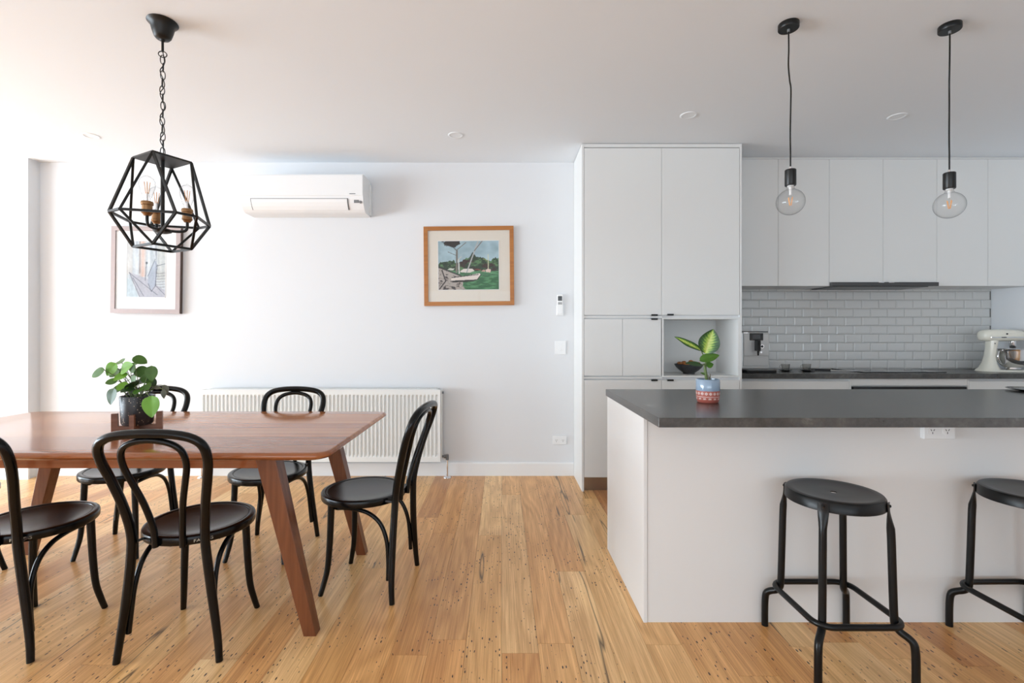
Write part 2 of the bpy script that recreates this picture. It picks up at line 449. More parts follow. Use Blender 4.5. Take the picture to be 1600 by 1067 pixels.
# ------------------------------------------------------------------ the room shell
H = 2.70
Y_LIV, Y_KIT, X_R, X_L, Y_REAR, X_STEP = 4.17, 4.38, 4.43, -8.50, -4.6, 0.62
X_COL, Y_COL = -3.985, 4.064

floor = struct('floor', box(B(), X_L-.1, X_R+.1, Y_REAR-.1, Y_KIT+.1, -.12, -.012), M['grout'])
bmp = box(B(), -.5, .5, -.5, .5, -.5, .5)
plank_me = bpy.data.meshes.new('plank'); bmp.to_mesh(plank_me); bmp.free(); plank_me.materials.append(M['floor'])
W = .142
x = -.142*60
rest = B(); ci = 0
fixed = {}
while x < X_R:
    x1 = min(x+W, X_R+.02)
    rr = random.Random(1000+ci)
    y = 1.25 - rr.uniform(0, 1.3)
    y_start = y
    while y < Y_KIT:
        ln = rr.uniform(.9, 2.3)
        y1 = min(y+ln, Y_KIT)
        if Y_KIT-y1 < .35: y1 = Y_KIT
        inst('plank', plank_me, floor, ((x+x1)/2, (y+y1)/2, -.010), (x1-x-.0010, y1-y-.0012, .020))
        y = y1
    y = Y_REAR
    while y < y_start-.001:
        y1 = min(y+rr.uniform(.9, 2.3), y_start)
        if y_start-y1 < .3: y1 = y_start
        box(rest, x+.0005, x1-.0005, y+.0006, y1-.0006, -.020, 0)
        y = y1
    x += W; ci += 1
rs = obj('planks_behind_camera', rest, M['floor'], floor, kind='stuff')

struct('ceiling', box(B(), X_L-.1, X_R+.1, Y_REAR-.1, Y_KIT+.1, H, H+.1), M['ceil'])
struct('wall_back', box(B(), X_L-.15, X_STEP+.35, Y_LIV, Y_LIV+.30, 0, H), M['wall'])
wk = struct('wall_kitchen', box(B(), X_STEP+.35, X_R+.15, Y_KIT, Y_KIT+.12, 0, H), M['wall'])
struct('wall_right', box(B(), X_R, X_R+.12, Y_REAR, Y_KIT, 0, H), M['wall'])
struct('wall_return', box(B(), X_L, X_COL, Y_COL, Y_LIV, 0, H), M['wall'])
# left wall with a wide glazed opening
DY0, DY1, DZ0, DZ1 = -2.60, 3.40, .06, 2.50
b_ = B(); box(b_, X_L-.12, X_L, Y_REAR, DY0, 0, H); box(b_, X_L-.12, X_L, DY1, Y_LIV, 0, H)
box(b_, X_L-.12, X_L, DY0, DY1, DZ1, H); box(b_, X_L-.12, X_L, DY0, DY1, 0, DZ0)
struct('wall_left', b_, M['wall'])
wd = struct('window_1', box(B(), X_L-.10, X_L-.02, DY0, DY1, DZ1-.06, DZ1), M['trim'])
for i in range(6):
    yy = DY0 + (DY1-DY0)*i/5
    obj('window_frame', box(B(), X_L-.09, X_L-.03, max(DY0, yy-.03), min(DY1, yy+.03), DZ0, DZ1-.06), M['trim'], wd)
for i in range(5):
    ya, yb = DY0+(DY1-DY0)*i/5+.03, DY0+(DY1-DY0)*(i+1)/5-.03
    obj('pane', box(B(), X_L-.064, X_L-.058, ya, yb, DZ0, DZ1-.06), M['pane'], wd)
# wall behind the camera with a wide window
WX0, WX1, WZ0, WZ1 = -3.8, 2.6, .40, 2.40
b_ = B(); box(b_, X_L-.12, WX0, Y_REAR-.12, Y_REAR, 0, H); box(b_, WX1, X_R+.12, Y_REAR-.12, Y_REAR, 0, H)
box(b_, WX0, WX1, Y_REAR-.12, Y_REAR, WZ1, H); box(b_, WX0, WX1, Y_REAR-.12, Y_REAR, 0, WZ0)
struct('wall_front', b_, M['wall'])
wd = struct('window_2', box(B(), WX0, WX1, Y_REAR-.10, Y_REAR-.02, WZ1-.05, WZ1), M['trim'])
for i in range(5):
    xx = WX0+(WX1-WX0)*i/4
    obj('window_frame', box(B(), max(WX0, xx-.03), min(WX1, xx+.03), Y_REAR-.09, Y_REAR-.03, WZ0, WZ1-.05), M['trim'], wd)
for i in range(4):
    xa, xb = WX0+(WX1-WX0)*i/4+.03, WX0+(WX1-WX0)*(i+1)/4-.03
    obj('pane', box(B(), xa, xb, Y_REAR-.064, Y_REAR-.058, WZ0, WZ1-.05), M['pane'], wd)

def base_profile(y):    # skirting board, small rounded top
    return [(y, 0), (y, .115), (y-.006, .115), (y-.012, .110), (y-.014, .103), (y-.014, 0)]
struct('baseboard_back', prism_x(B(), base_profile(Y_LIV), X_COL, X_STEP), M['trim'])
struct('baseboard_left', prism_x(B(), base_profile(Y_COL), X_L, X_COL+.014), M['trim'])

# splashback tiles: bevelled, staggered
def tile_mesh(w, h):
    bm = B(); bv, dp = .011, .006
    a = [bm.verts.new(v) for v in ((-w/2, 0, -h/2), (w/2, 0, -h/2), (w/2, 0, h/2), (-w/2, 0, h/2))]
    m_ = [bm.verts.new(v) for v in ((-w/2, -.002, -h/2), (w/2, -.002, -h/2), (w/2, -.002, h/2), (-w/2, -.002, h/2))]
    c = [bm.verts.new(v) for v in ((-w/2+bv, -dp, -h/2+bv), (w/2-bv, -dp, -h/2+bv), (w/2-bv, -dp, h/2-bv), (-w/2+bv, -dp, h/2-bv))]
    for i in range(4):
        j = (i+1) % 4
        bm.faces.new((a[i], a[j], m_[j], m_[i])); bm.faces.new((m_[i], m_[j], c[j], c[i]))
    bm.faces.new(c); bm.faces.new(a[::-1])
    bmesh.ops.recalc_face_normals(bm, faces=bm.faces)
    me = bpy.data.meshes.new('tile'); bm.to_mesh(me); bm.free(); me.materials.append(M['tile'])
    return me
PX_, PZ_ = .1543, .0778
T_X0, T_X1, T_Z0, T_Z1 = 1.868, X_R, .9055, 1.640
bed = obj('tile_bed', box(B(), T_X0, T_X1, Y_KIT-.004, Y_KIT, T_Z0, T_Z1), M['grout'], wk)
tiles = {}
for r_ in range(10):
    z0 = T_Z0 + r_*PZ_; z1 = min(z0+PZ_, T_Z1)
    if z1-z0 < .02: continue
    off = 2.875 + (PX_/2 if r_ % 2 else 0)
    k0 = math.floor((T_X0-off)/PX_)
    for k in range(k0, k0+30):
        xa, xb = max(off+k*PX_, T_X0), min(off+(k+1)*PX_, T_X1)
        if xb-xa < .03: continue
        w, h = round(xb-xa-.002, 4), round(z1-z0-.002, 4)
        if (w, h) not in tiles: tiles[(w, h)] = tile_mesh(w, h)
        inst('tile', tiles[(w, h)], wk, ((xa+xb)/2, Y_KIT-.004, (z0+z1)/2))

# ------------------------------------------------------------------ tall pantry cabinet
Y_TF = 3.748
def zt(py): return 1.23+(520-py)*Y_TF/755
def xt(px): return (px-784)*Y_TF/755
tc = thing('pantry_cabinet', 'full height white pantry cabinet with an open niche, against the living room wall end', 'cabinet', (0, 0, 0))
X0, X1 = .6215, 1.862
b_ = B()
box(b_, X0, X0+.016, Y_TF, Y_LIV-.002, 0, H-.004)                 # left side panel, to the floor
obj('side_panel', b_, M['cab'], tc)
b_ = B(); box(b_, X1-.016, X1, Y_TF, Y_KIT-.006, 0, H-.004); obj('side_panel', b_, M['cab'], tc)
b_ = B(); YD = Y_TF+.020                                           # carcass behind the doors
zb_low, zt_low = zt(746), zt(590.5); zb_mid, zt_mid = zt(590.5), zt(495); zt_top = zt(231)
nx0, nx1, nz0, nz1 = xt(1037), xt(1153.5), zt(587), zt(498.5)
box(b_, X0+.016, X1-.016, YD, Y_LIV-.004, zb_low, nz0-.012)
box(b_, X0+.016, X1-.016, YD, Y_LIV-.004, nz1+.012, H-.030)
box(b_, X0+.016, nx0-.012, YD, Y_LIV-.004, nz0-.012, nz1+.012)
obj('carcass', b_, M['cab_in'], tc)
b_ = B(); box(b_, X0+.016, X1-.016, Y_TF+.002, YD, H-.030, H-.004); obj('top_filler', b_, M['cab'], tc)
# niche lining boards
yn = Y_LIV-.02
nb = thing
for nm, a in (('niche_shelf', (nx0-.012, X1-.016, Y_TF, yn, nz0-.012, nz0)), ('niche_top', (nx0-.012, X1-.016, Y_TF, yn, nz1, nz1+.012)),
              ('niche_side', (nx0-.012, nx0, Y_TF, yn, nz0, nz1)), ('niche_side', (nx1, X1-.016, Y_TF, yn, nz0, nz1)), ('niche_back', (nx0, nx1, yn-.01, yn, nz0, nz1))):
    obj(nm, box(B(), *a), M['cab'], tc)
for z in (zt(590.3), zt(495.2)):                                   # rails between the door rows
    obj('rail', box(B(), X0+.016, nx0-.012, Y_TF+.003, YD, z-.007, z+.007), M['cab'], tc)
def tab_handle(parent, xc, z, up, y=Y_TF, w=.05):
    """small folded black pull on a door's edge"""
    s = 1 if up else -1
    b = B(); box(b, xc-w/2, xc+w/2, y-.012, y+.012, z-.0015, z+.0015, .0008)
    box(b, xc-w/2, xc+w/2, y-.012, y-.0095, min(z, z-s*.011), max(z, z-s*.011), .0006)
    return obj('handle', b, M['bplastic'], parent)
def door(parent, xa, xb, za, zb, y=Y_TF, th=.018, m='cab'):
    return obj('door', box(B(), xa+.0013, xb-.0013, y, y+th, za+.0013, zb-.0013, .0012), M[m], parent)
xm = xt(1034)
d = door(tc, X0+.017, xm, zt(492.5), zt_top); tab_handle(d, xt(1022), zt(493.2), False)
d = door(tc, xm, X1-.017, zt(492.5), zt_top); tab_handle(d, xt(1047), zt(492.6), False)
door(tc, X0+.017, xt(973), zt(587.3), zt(498))
d = door(tc, xt(973), xt(1033.2), zt(587.3), zt(498)); tab_handle(d, xt(1022), zt(497.6), True)
d = door(tc, X0+.017, xm, zb_low, zt(593.4)); tab_handle(d, xt(1022), zt(593), True)
d = door(tc, xm, X1-.017, zb_low, zt(593.4)); tab_handle(d, xt(1047), zt(593), True)
obj('kickboard', box(B(), X0+.016, X1-.016, Y_TF+.035, Y_TF+.05, 0, zb_low), M['kick_metal'], tc, label='brushed metal kickboard')

# ------------------------------------------------------------------ kitchen wall cabinets, hood
Y_UF, Z_U0, Z_U1, Z_UM = 4.033, 1.620, 2.680, 1.652
def upper(label, xa, xb, za, doors, zdoor=None):
    t = thing('wall_cabinet', label, 'cabinet', (0, 0, 0), group='kitchen wall cabinets')
    obj('carcass', box(B(), xa+.001, xb-.001, Y_UF+.019, Y_KIT-.003, za+.003, Z_U1), M['cab_in'], t)
    for p, q in doors: door(t, p, q, za if zdoor is None else zdoor, Z_U1, Y_UF)
    obj('top_filler', box(B(), xa, xb, Y_UF+.006, Y_UF+.022, Z_U1+.002, H-.002), M['cab'], t)
    return t
upper('narrow shaded wall cabinet tight against the tall pantry', X1+.004, 2.308, Z_U0, [(X1+.006, 2.308)])
upper('wall cabinet behind the bulb nearer the pantry, left of the rangehood', 2.308, 2.735, Z_U0, [(2.308, 2.735)])
upper('two-door wall cabinet directly above the slim rangehood', 2.735, 3.633, 1.668, [(2.735, 3.184), (3.184, 3.633)], Z_UM)
upper('wall cabinet just right of the rangehood, behind the bulb nearer the right edge', 3.633, 4.06, Z_U0, [(3.633, 4.06)])
upper('last wall cabinet in the kitchen corner above the stand mixer', 4.06, X_R-.002, Z_U0, [(4.06, X_R-.004)])
hd = thing('rangehood', 'slim slide-out steel rangehood under the two-door wall cabinet', 'rangehood', (3.184, 4.2, 1.61))
def loc(o, x, y, z): return (x-o.location.x, y-o.location.y, z-o.location.z)
b_ = B(); box(b_, -.445, .445, 4.035-4.2, Y_KIT-.01-4.2, .012, .056, .002); obj('hood_body', b_, M['steel'], hd)
b_ = B(); box(b_, -.447, .447, 4.012-4.2, 4.034-4.2, .010, .041, .002); obj('front_rail', b_, M['hoodsteel'], hd)
b_ = B(); box(b_, -.40, .40, 4.06-4.2, 4.34-4.2, .006, .012); obj('filter', b_, M['dkgrey'], hd)
for sx in (-.035, .05): obj('switch', box(B(), sx-.022, sx+.022, 4.006-4.2, 4.013-4.2, .036, .042, .001), M['chrome'], hd)

# ------------------------------------------------------------------ kitchen base cabinets, benchtop
Y_CF, Z_C = 3.858, .9055
bt = tag(obj('kitchen_benchtop', box(B(), X1+.002, X_R-.002, Y_CF, Y_KIT-.001, Z_C-.042, Z_C-.0005, .0015), M['stone']), 'dark stone benchtop running below the tiled splashback', 'benchtop')
Y_BF = Y_CF+.022
def base(label, xa, xb, kind):
    t = thing('base_cabinet', label, 'cabinet', (0, 0, 0), group='kitchen base cabinets')
    obj('carcass', box(B(), xa+.001, xb-.001, Y_BF+.02, Y_KIT-.004, .10, Z_C-.0425), M['cab_in'], t)
    obj('kickboard', box(B(), xa, xb, Y_BF+.06, Y_BF+.072, 0, .10), M['kick_metal'], t)
    if kind == 'drawers':
        for za, zb in ((.105, .36), (.36, .615), (.615, Z_C-.062)):
            obj('drawer', box(B(), xa+.012, xb-.012, Y_BF, Y_BF+.018, za+.0015, zb-.0015, .0012), M['cab'], t)
        for px in (xa, xb-.010): obj('side_edge', box(B(), px, px+.010, Y_BF, Y_BF+.02, .10, Z_C-.0425), M['cab'], t)
    else:
        obj('filler_panel', box(B(), xa+.002, xb-.002, Y_BF, Y_BF+.018, Z_C-.098, Z_C-.043, .001), M['cab'], t)
        ov = obj('oven_front', box(B(), xa+.012, xb-.012, Y_BF-.006, Y_BF+.018, .22, Z_C-.108, .002), M['glassblack'], t)
        tb = B(); tube(tb, [(xa+.06, Y_BF-.04, .70), (xb-.06, Y_BF-.04, .70)], .009); obj('oven_handle', tb, M['steel'], ov)
        obj('filler_panel', box(B(), xa+.002, xb-.002, Y_BF, Y_BF+.018, .10, .218), M['cab'], t)
    return t
base('white drawer cabinet under the coffee machine and glass cups', X1+.004, 2.806, 'drawers')
base('cabinet with a white panel above a built-in black oven', 2.806, 3.741, 'oven')
base('white drawer cabinet under the stand mixer', 3.741, X_R-.002, 'drawers')
hob = thing('cooktop', 'flat black glass cooktop set in the dark stone benchtop', 'cooktop', (3.25, 4.13, Z_C))
obj('glass_top', box(B(), -.30, .37, -.20, .20, 0, .006, .002), M['glassblack'], hob)
for cx, cy, rr in ((-.14, .08, .085), (.2, .08, .1), (-.14, -.1, .07), (.2, -.1, .07)):
    obj('zone_marking', tube(B(), [(cx+rr*math.cos(2*PI*k/32), cy+rr*math.sin(2*PI*k/32), .0058) for k in range(32)], .001, 4, closed=True), M['dkgrey'], hob)

# ------------------------------------------------------------------ island
IX0, IX1, IY0, IY1, Z_I = .602, 3.35, 2.051, 2.756, .9044
isl = thing('island_cabinet', 'long white island cabinet with flat panels standing on the timber floor', 'island', (IX0, IY0, 0))
obj('end_panel', box(B(), 0, .016, 0, IY1-IY0, 0, Z_I-.0375, .0008), M['island'], isl)
obj('back_panel', box(B(), .0175, IX1-IX0-.0175, .003, .020, 0, Z_I-.0375), M['island'], isl)
obj('end_panel', box(B(), IX1-IX0-.016, IX1-IX0, 0, IY1-IY0, 0, Z_I-.0375, .0008), M['island'], isl)
obj('carcass', box(B(), .016, IX1-IX0-.016, .020, IY1-IY0-.02, .10, Z_I-.038), M['cab_in'], isl)
obj('kickboard', box(B(), .016, IX1-IX0-.016, .5, .515, 0, .10), M['kick_metal'], isl)
for k in range(4):
    w = (IX1-IX0-.032)/4; obj('door', box(B(), .016+k*w+.0015, .016+(k+1)*w-.0015, IY1-IY0-.019, IY1-IY0-.001, .105, Z_I-.06, .001), M['cab'], isl)
tag(obj('island_benchtop', box(B(), IX0-.001, IX1+.002, 1.851, 2.793, Z_I-.037, Z_I, .0012), M['stone']), 'dark stone benchtop of the island, overhanging above the bar stools', 'benchtop')

# power outlets and switches ------------------------------------------------
def outlet(name, label, loc_, w, h, kind, depth=.010, ry=0):
    t = thing(name, label, 'outlet' if kind == 'gpo' else 'switch', loc_, ry)
    obj('plate', box(B(), -w/2, w/2, -depth, 0, -h/2, h/2, .002, 2), M['white'], t)
    if kind == 'gpo':
        for s in (-1, 1):
            cx = s*w*.24
            sk = obj('socket', lathe_y(B(), w*.16, .0015, (cx, -depth, -h*.06)), M['white'], t)
            b = B()
            for dx, dz, a in ((-.006, .004, .5), (.006, .004, -.5), (0, -.008, 0)):
                obox(b, (cx+dx, -depth-.0016, dz-h*.06), (math.cos(a), 0, math.sin(a)), (0, 1, 0), (-math.sin(a), 0, math.cos(a)), .0012, .0006, .0042)
            obj('slot', b, M['dkgrey'], sk)
            obj('rocker', box(B(), cx-.006, cx+.006, -depth-.003, -depth, h*.24, h*.40, .0008), M['white'], t)
    else:
        for s in (-1, 1):
            obj('rocker', box(B(), -.012, .012, -depth-.003, -depth, s*h*.18-.011, s*h*.18+.011, .0012), M['white'], t)
    return t
def lathe_y(bm, r, d, c, seg=20):
    pr = [(0, 0), (r, 0), (r, d), (0, d)]
    lathe(bm, pr, seg, smooth=False)
    bmesh.ops.rotate(bm, cent=(0, 0, 0), matrix=Matrix.Rotation(PI/2, 3, 'X'), verts=bm.verts)
    bmesh.ops.translate(bm, vec=c, verts=bm.verts)
    return bm
outlet('power_outlet', 'white double power outlet under the island benchtop overhang', (1.842, IY0+.003, .822), .130, .078, 'gpo', .022)
def wl(px, py, y=Y_LIV): return ((px-784)*y/755, y, 1.23+(520-py)*y/755)
outlet('power_outlet', 'white double power outlet low on the wall beside the pantry', wl(874.3, 687), .118, .074, 'gpo')
outlet('light_switch', 'white light switch plate on the wall below the remote', wl(875.3, 543), .094, .118, 'sw')
rm = thing('remote_control', 'white remote control in a wall cradle beside the boat picture', 'remote', wl(874.5, 477))
obj('cradle', box(B(), -.030, .030, -.016, 0, -.088, .0, .003, 2), M['white'], rm)
obj('body', box(B(), -.025, .025, -.024, -.004, -.078, .092, .005, 2), M['white'], rm)
obj('screen', box(B(), -.018, .018, -.0255, -.0235, .038, .078, .001), M['dkgrey'], rm)
for dx in (-.012, 0, .012): obj('button', box(B(), dx-.0035, dx+.0035, -.0262, -.0235, .006, .026, .001), M['grey'], rm)

# ------------------------------------------------------------------ dining table
TX0, TX1, TY0, TY1, TZ = -2.75, -.668, 1.842, 2.842, .770
tb = thing('dining_table', 'large red timber dining table with splayed tapered legs', 'table', ((TX0+TX1)/2, (TY0+TY1)/2, 0))
TC = tb.location.copy()
def tabletop_full():
    bm = B(); hx, hy, r = (TX1-TX0)/2, (TY1-TY0)/2, .055
    poly = []
    for cx, cy, a0 in ((hx-r, hy-r, 0), (-hx+r, hy-r, PI/2), (-hx+r, -hy+r, PI), (hx-r, -hy+r, 1.5*PI)):
        for k in range(9):
            a = a0 + PI/2*k/8; poly.append((cx+r*math.cos(a), cy+r*math.sin(a)))
    # edge profile: (inset, z) from the top face round to a deep under-chamfer
    prof = [(.014, TZ), (.008, TZ-.0012), (.003, TZ-.005), (0, TZ-.012), (.001, TZ-.018), (.012, TZ-.027), (.030, TZ-.034)]
    rings = []
    for ins, z in prof:
        ring = []
        for (px, py) in poly:
            fx, fy = (hx-ins)/hx, (hy-ins)/hy
            ring.append(bm.verts.new((px*fx, py*fy, z)))
        rings.append(ring)
    n = len(poly)
    for a, b in zip(rings, rings[1:]):
        for k in range(n):
            f = bm.faces.new((a[k], b[k], b[(k+1) % n], a[(k+1) % n])); f.smooth = True
    bm.faces.new(rings[0]); bm.faces.new(rings[-1][::-1])
    bmesh.ops.recalc_face_normals(bm, faces=bm.faces)
    return bm
cuts = [-.51, -.338, -.20, -.012, .118, .265, .395, .51]
for ya, yb in zip(cuts, cuts[1:]):
    bm = tabletop_full()
    for yc, nrm in ((ya+.00025, -1), (yb-.00025, 1)):
        g = list(bm.verts)+list(bm.edges)+list(bm.faces)
        rz = bmesh.ops.bisect_plane(bm, geom=g, plane_co=(0, yc, 0), plane_no=(0, nrm, 0), clear_outer=True)
        ed = [e for e in rz['geom_cut'] if isinstance(e, bmesh.types.BMEdge)]
        if ed: bmesh.ops.contextual_create(bm, geom=ed)
    obj('tabletop_board', bm, M['table'], tb)
# aprons
obj('apron', box(B(), -.735, .735, -.370, -.345, .677, .737, .002), M['table'], tb)
obj('apron', box(B(), -.735, .735, .345, .370, .677, .737, .002), M['table'], tb)
for sx in (-1, 1): obj('apron', box(B(), sx*.745-.0125, sx*.745+.0125, -.30, .30, .683, .737, .002), M['table'], tb)
def table_leg(sx, sy):
    bm = B(); secs = []
    for z, xc, hw, hd in ((.740, .742, .042, .034), (0, .930, .0255, .026)):
        yc = sy*(.345 + (0.013 if z == 0 else 0))
        secs.append([bm.verts.new((sx*xc+i*hw, yc+j*hd, z)) for i, j in ((-1, -1), (1, -1), (1, 1), (-1, 1))])
    a, b = secs
    bm.faces.new(a); bm.faces.new(b[::-1])
    for k in range(4): bm.faces.new((a[k], b[k], b[(k+1) % 4], a[(k+1) % 4]))
    bmesh.ops.recalc_face_normals(bm, faces=bm.faces)
    es = [e for e in bm.edges if abs(e.verts[0].co.z-e.verts[1].co.z) > .5]
    bmesh.ops.bevel(bm, geom=es, offset=.003, segments=2, affect='EDGES', profile=.5)
    return bm
for sx in (-1, 1):
    for sy in (-1, 1): obj('leg', table_leg(sx, sy), M['tleg'], tb)

# ------------------------------------------------------------------ bentwood chairs
def text_mesh(txt, size):
    cu = bpy.data.curves.new('txt', 'FONT'); cu.body = txt; cu.size = size; cu.extrude = .0003; cu.align_x = 'CENTER'
    cu.resolution_u = 3
    o = bpy.data.objects.new('txt', cu); COL.objects.link(o)
    dg = bpy.context.evaluated_depsgraph_get()
    me = bpy.data.meshes.new_from_object(o.evaluated_get(dg))
    bpy.data.objects.remove(o); bpy.data.curves.remove(cu)
    return me

SR = .203
def make_chair(label):
    t = thing('bentwood_chair', label, 'chair', group='bentwood chairs around the dining table')
    zt_ = .460
    # seat: steamed rim, groove, dished plywood
    prof = [(0, zt_-.012), (.06, zt_-.0112), (.11, zt_-.009), (.15, zt_-.0055), (.168, zt_-.003), (.174, zt_-.0028), (.176, zt_-.0045), (.178, zt_-.0045),
            (.180, zt_-.001), (.184, zt_), (.194, zt_), (.201, zt_-.003), (SR, zt_-.008), (SR, zt_-.028), (.200, zt_-.033), (.186, zt_-.035), (.178, zt_-.035), (.174, zt_-.022), (0, zt_-.022)]
    st = obj('seat', lathe(B(), prof, 72), M['seat'], t)
    # outer hoop: rear legs and back in one bent piece
    half = [(.188, -.212, 0), (.178, -.206, .09), (.154, -.203, .26), (.136, -.207, .42), (.136, -.213, .50), (.150, -.234, .60), (.172, -.261, .70), (.187, -.286, .772), (.182, -.305, .826), (.150, -.317, .857), (.09, -.323, .872)]
    path = half + [(0, -.325, .877)] + [(-x_, y_, z_) for x_, y_, z_ in reversed(half)]
    pp = catmull(path, 6)
    rad = [.0125 + .0040*min(1, p.z/.25) for p in pp]
    obj('back_frame', tube(B(), pp, rad, 12), M['black'], t)
    hi = [(.050, -.205, .428), (.053, -.212, .50), (.070, -.237, .60), (.092, -.261, .68), (.111, -.284, .755), (.104, -.302, .810), (.068, -.313, .840)]
    path = hi + [(0, -.318, .852)] + [(-x_, y_, z_) for x_, y_, z_ in reversed(hi)]
    obj('inner_hoop', tube(B(), catmull(path, 6), .0115, 12), M['black'], t)
    for s in (-1, 1):
        fl = [(s*.128, .108, .437), (s*.132, .110, .33), (s*.137, .113, .22), (s*.143, .120, .12), (s*.153, .134, .05), (s*.162, .146, 0)]
        pp = catmull(fl, 6); n = len(pp)
        lg = obj('leg', tube(B(), pp, [.0165-.0050*(i/(n-1)) for i in range(n)], 12), M['black'], t)
        obj('foot_glide', lathe(B(), [(0, .0), (.008, .0), (.009, .003), (0, .004)], 12, (s*.162, .146, -.0005)), M['dkgrey'], lg)
        # side brace: from low on the rear leg up, over and forward to the front leg
        br = [(s*.163, -.184, .095), (s*.155, -.182, .18), (s*.149, -.172, .27), (s*.145, -.140, .345), (s*.142, -.085, .388), (s*.140, -.02, .404), (s*.134, .045, .405), (s*.118, .088, .398), (s*.100, .098, .412), (s*.095, .098, .425)]
        obj('brace', tube(B(), catmull(br, 6), .0098, 10), M['black'], t)
        b = B(); tube(b, [(s*.136, -.208, .443), (s*.122, -.15, .443)], .005, 8); obj('bolt', b, M['dkgrey'], t)
    # maker's lettering printed on the rear right of the seat rim
    me = text_mesh('FAMEG', .0155)
    a0 = math.radians(-58)
    for v in me.vertices:
        a = a0 + v.co.x/SR*1.35
        rr = SR + .0004 + v.co.z*.5
        v.co = Vector((rr*math.cos(a), rr*math.sin(a), zt_-.024+v.co.y))
    me.materials.append(M['lettering'])
    o = bpy.data.objects.new('lettering', me); COL.objects.link(o); o.parent = st
    o['label'] = 'small pale FAMEG lettering on the seat edge'
    return t
chair0 = make_chair('')
spots = [((-1.253, 2.015), 2.0, 'black bentwood chair at the near side of the table, seen whole from behind'),
         ((-1.942, 2.022), -1.6, 'black bentwood chair seen from behind, cut by the left edge of the picture'),
         ((-.683, 2.402), 82.5, 'black bentwood chair at the right end of the table, seen from its side'),
         ((-1.314, 2.724), 177.2, 'black bentwood chair across the table, facing forward before the radiator'),
         ((-2.161, 2.760), 184.7, 'black bentwood chair across the table behind the potted plant, facing forward'),
         ((-2.730, 2.352), -90, 'black bentwood chair at the far left table end, only a foot showing')]
for i, ((x_, y_), a, lb) in enumerate(spots):
    c = chair0 if i == 0 else copy_tree(chair0)
    c.location = (x_, y_, 0.0005); c.rotation_euler = (0, 0, math.radians(a)); c['label'] = lb

# ------------------------------------------------------------------ bar stools
def make_stool():
    t = thing('bar_stool', '', 'stool', group='bar stools at the island')
    zs = .625
    r0 = .0115
    prof = [(r0, zs-.012), (r0, zs-.0085), (.022, zs-.008), (.06, zs-.0075), (.11, zs-.006), (.135, zs-.002), (.148, zs), (.158, zs-.002), (.163, zs-.008), (.1645, zs-.040), (.1625, zs-.042), (.160, zs-.040), (.158, zs-.012), (.10, zs-.013), (r0, zs-.012)]
    st = obj('seat', lathe(B(), prof, 64), M['bmetal'], t)
    for k in range(4):
        a = PI/4 + k*PI/2; ca, sa = math.cos(a), math.sin(a); q = math.sqrt(2)
        pts = [(.1665, zs-.010), (.169, zs-.045), (.174, zs-.12), (.178, .35), (.182, .215), (.186, .182), (.200, .164), (.222, .152), (.236, .138), (.241, .110), (.2425, .06), (.2425, 0)]
        pp = catmull([(r*ca, r*sa, z) for r, z in pts], 5)
        n = len(pp)
        bm = B(); tube(bm, pp, .0130, 12)
        # flattened head where the tube is riveted to the seat rim
        for v in bm.verts:
            if v.co.z > zs-.10:
                f = min(1, (v.co.z-(zs-.10))/.06)
                rv = v.co.x*ca+v.co.y*sa; tv = -v.co.x*sa+v.co.y*ca
                rc = .1665; rv = rc + (rv-rc)*(1-.72*f); tv *= 1+.45*f
                v.co.x, v.co.y = rv*ca-tv*sa, rv*sa+tv*ca
        lg = obj('leg', bm, M['bmetal'], t)
        b = B(); ellipsoid(b, ((.1700)*ca, (.1700)*sa, zs-.020), .0055, .0055, .0055, 10, 8); obj('rivet', b, M['bmetal'], lg)
        b = B(); box(b, -.0001, .0001, -.0001, .0001, 0, .0001); b.free()
        obj('foot_cap', lathe(B(), [(0, 0), (.012, 0), (.0125, .012), (0, .0125)], 14, (.2425*ca, .2425*sa, 0)), M['bplastic'], lg)
    # rounded square footrest ring wrapped round the legs
    h, r, zr = .158, .055, .190
    path = []
    for cx, cy, a0 in ((h-r, h-r, 0), (-h+r, h-r, PI/2), (-h+r, -h+r, PI), (h-r, -h+r, 1.5*PI)):
        for k in range(7):
            a = a0+PI/2*k/6; path.append((cx+r*math.cos(a), cy+r*math.sin(a), zr))
    obj('footrest', tube(B(), path, .0112, 12, closed=True), M['bmetal'], t)
    return t
s0 = make_stool()
s0.location = (1.279, 1.863, 0); s0['label'] = 'black metal bar stool standing whole in view at the island'
s1 = copy_tree(s0); s1.location = (2.055, 1.862, 0); s1.rotation_euler = (0, 0, math.radians(1)); s1['label'] = 'black metal bar stool cut off by the right edge of the picture'

# ------------------------------------------------------------------ radiator
RX0, RX1, RYF, RYB, RZ0, RZ1 = -2.530, -.515, 4.055, 4.165, .146, .752
ra = thing('radiator', 'white panel radiator with vertical flutes mounted low on the wall', 'radiator', ((RX0+RX1)/2, RYB, 0))
rw = RX1-RX0
bm = B()
ncell = 60; pitch = (rw-.03)/ncell
xs, dp = [-rw/2], [0]
for i in range(ncell):
    xa = -rw/2+.015+i*pitch
    for f, dd in ((.16, 0), (.30, 1), (.66, 1), (.80, 0)): xs.append(xa+pitch*f); dp.append(dd)
xs.append(rw/2); dp.append(0)
zs_ = [(RZ0, 0), (RZ0+.040, 0), (RZ0+.058, 1), (RZ1-.058, 1), (RZ1-.040, 0), (RZ1, 0)]
yf = RYF-RYB
gr = [[bm.verts.new((x_, yf+.0135*dx*dz, z_)) for x_, dx in zip(xs, dp)] for z_, dz in zs_]
for r_ in range(len(zs_)-1):
    for c_ in range(len(xs)-1):
        bm.faces.new((gr[r_][c_], gr[r_][c_+1], gr[r_+1][c_+1], gr[r_+1][c_]))
ext = bmesh.ops.extrude_edge_only(bm, edges=[e for e in bm.edges if e.is_boundary])
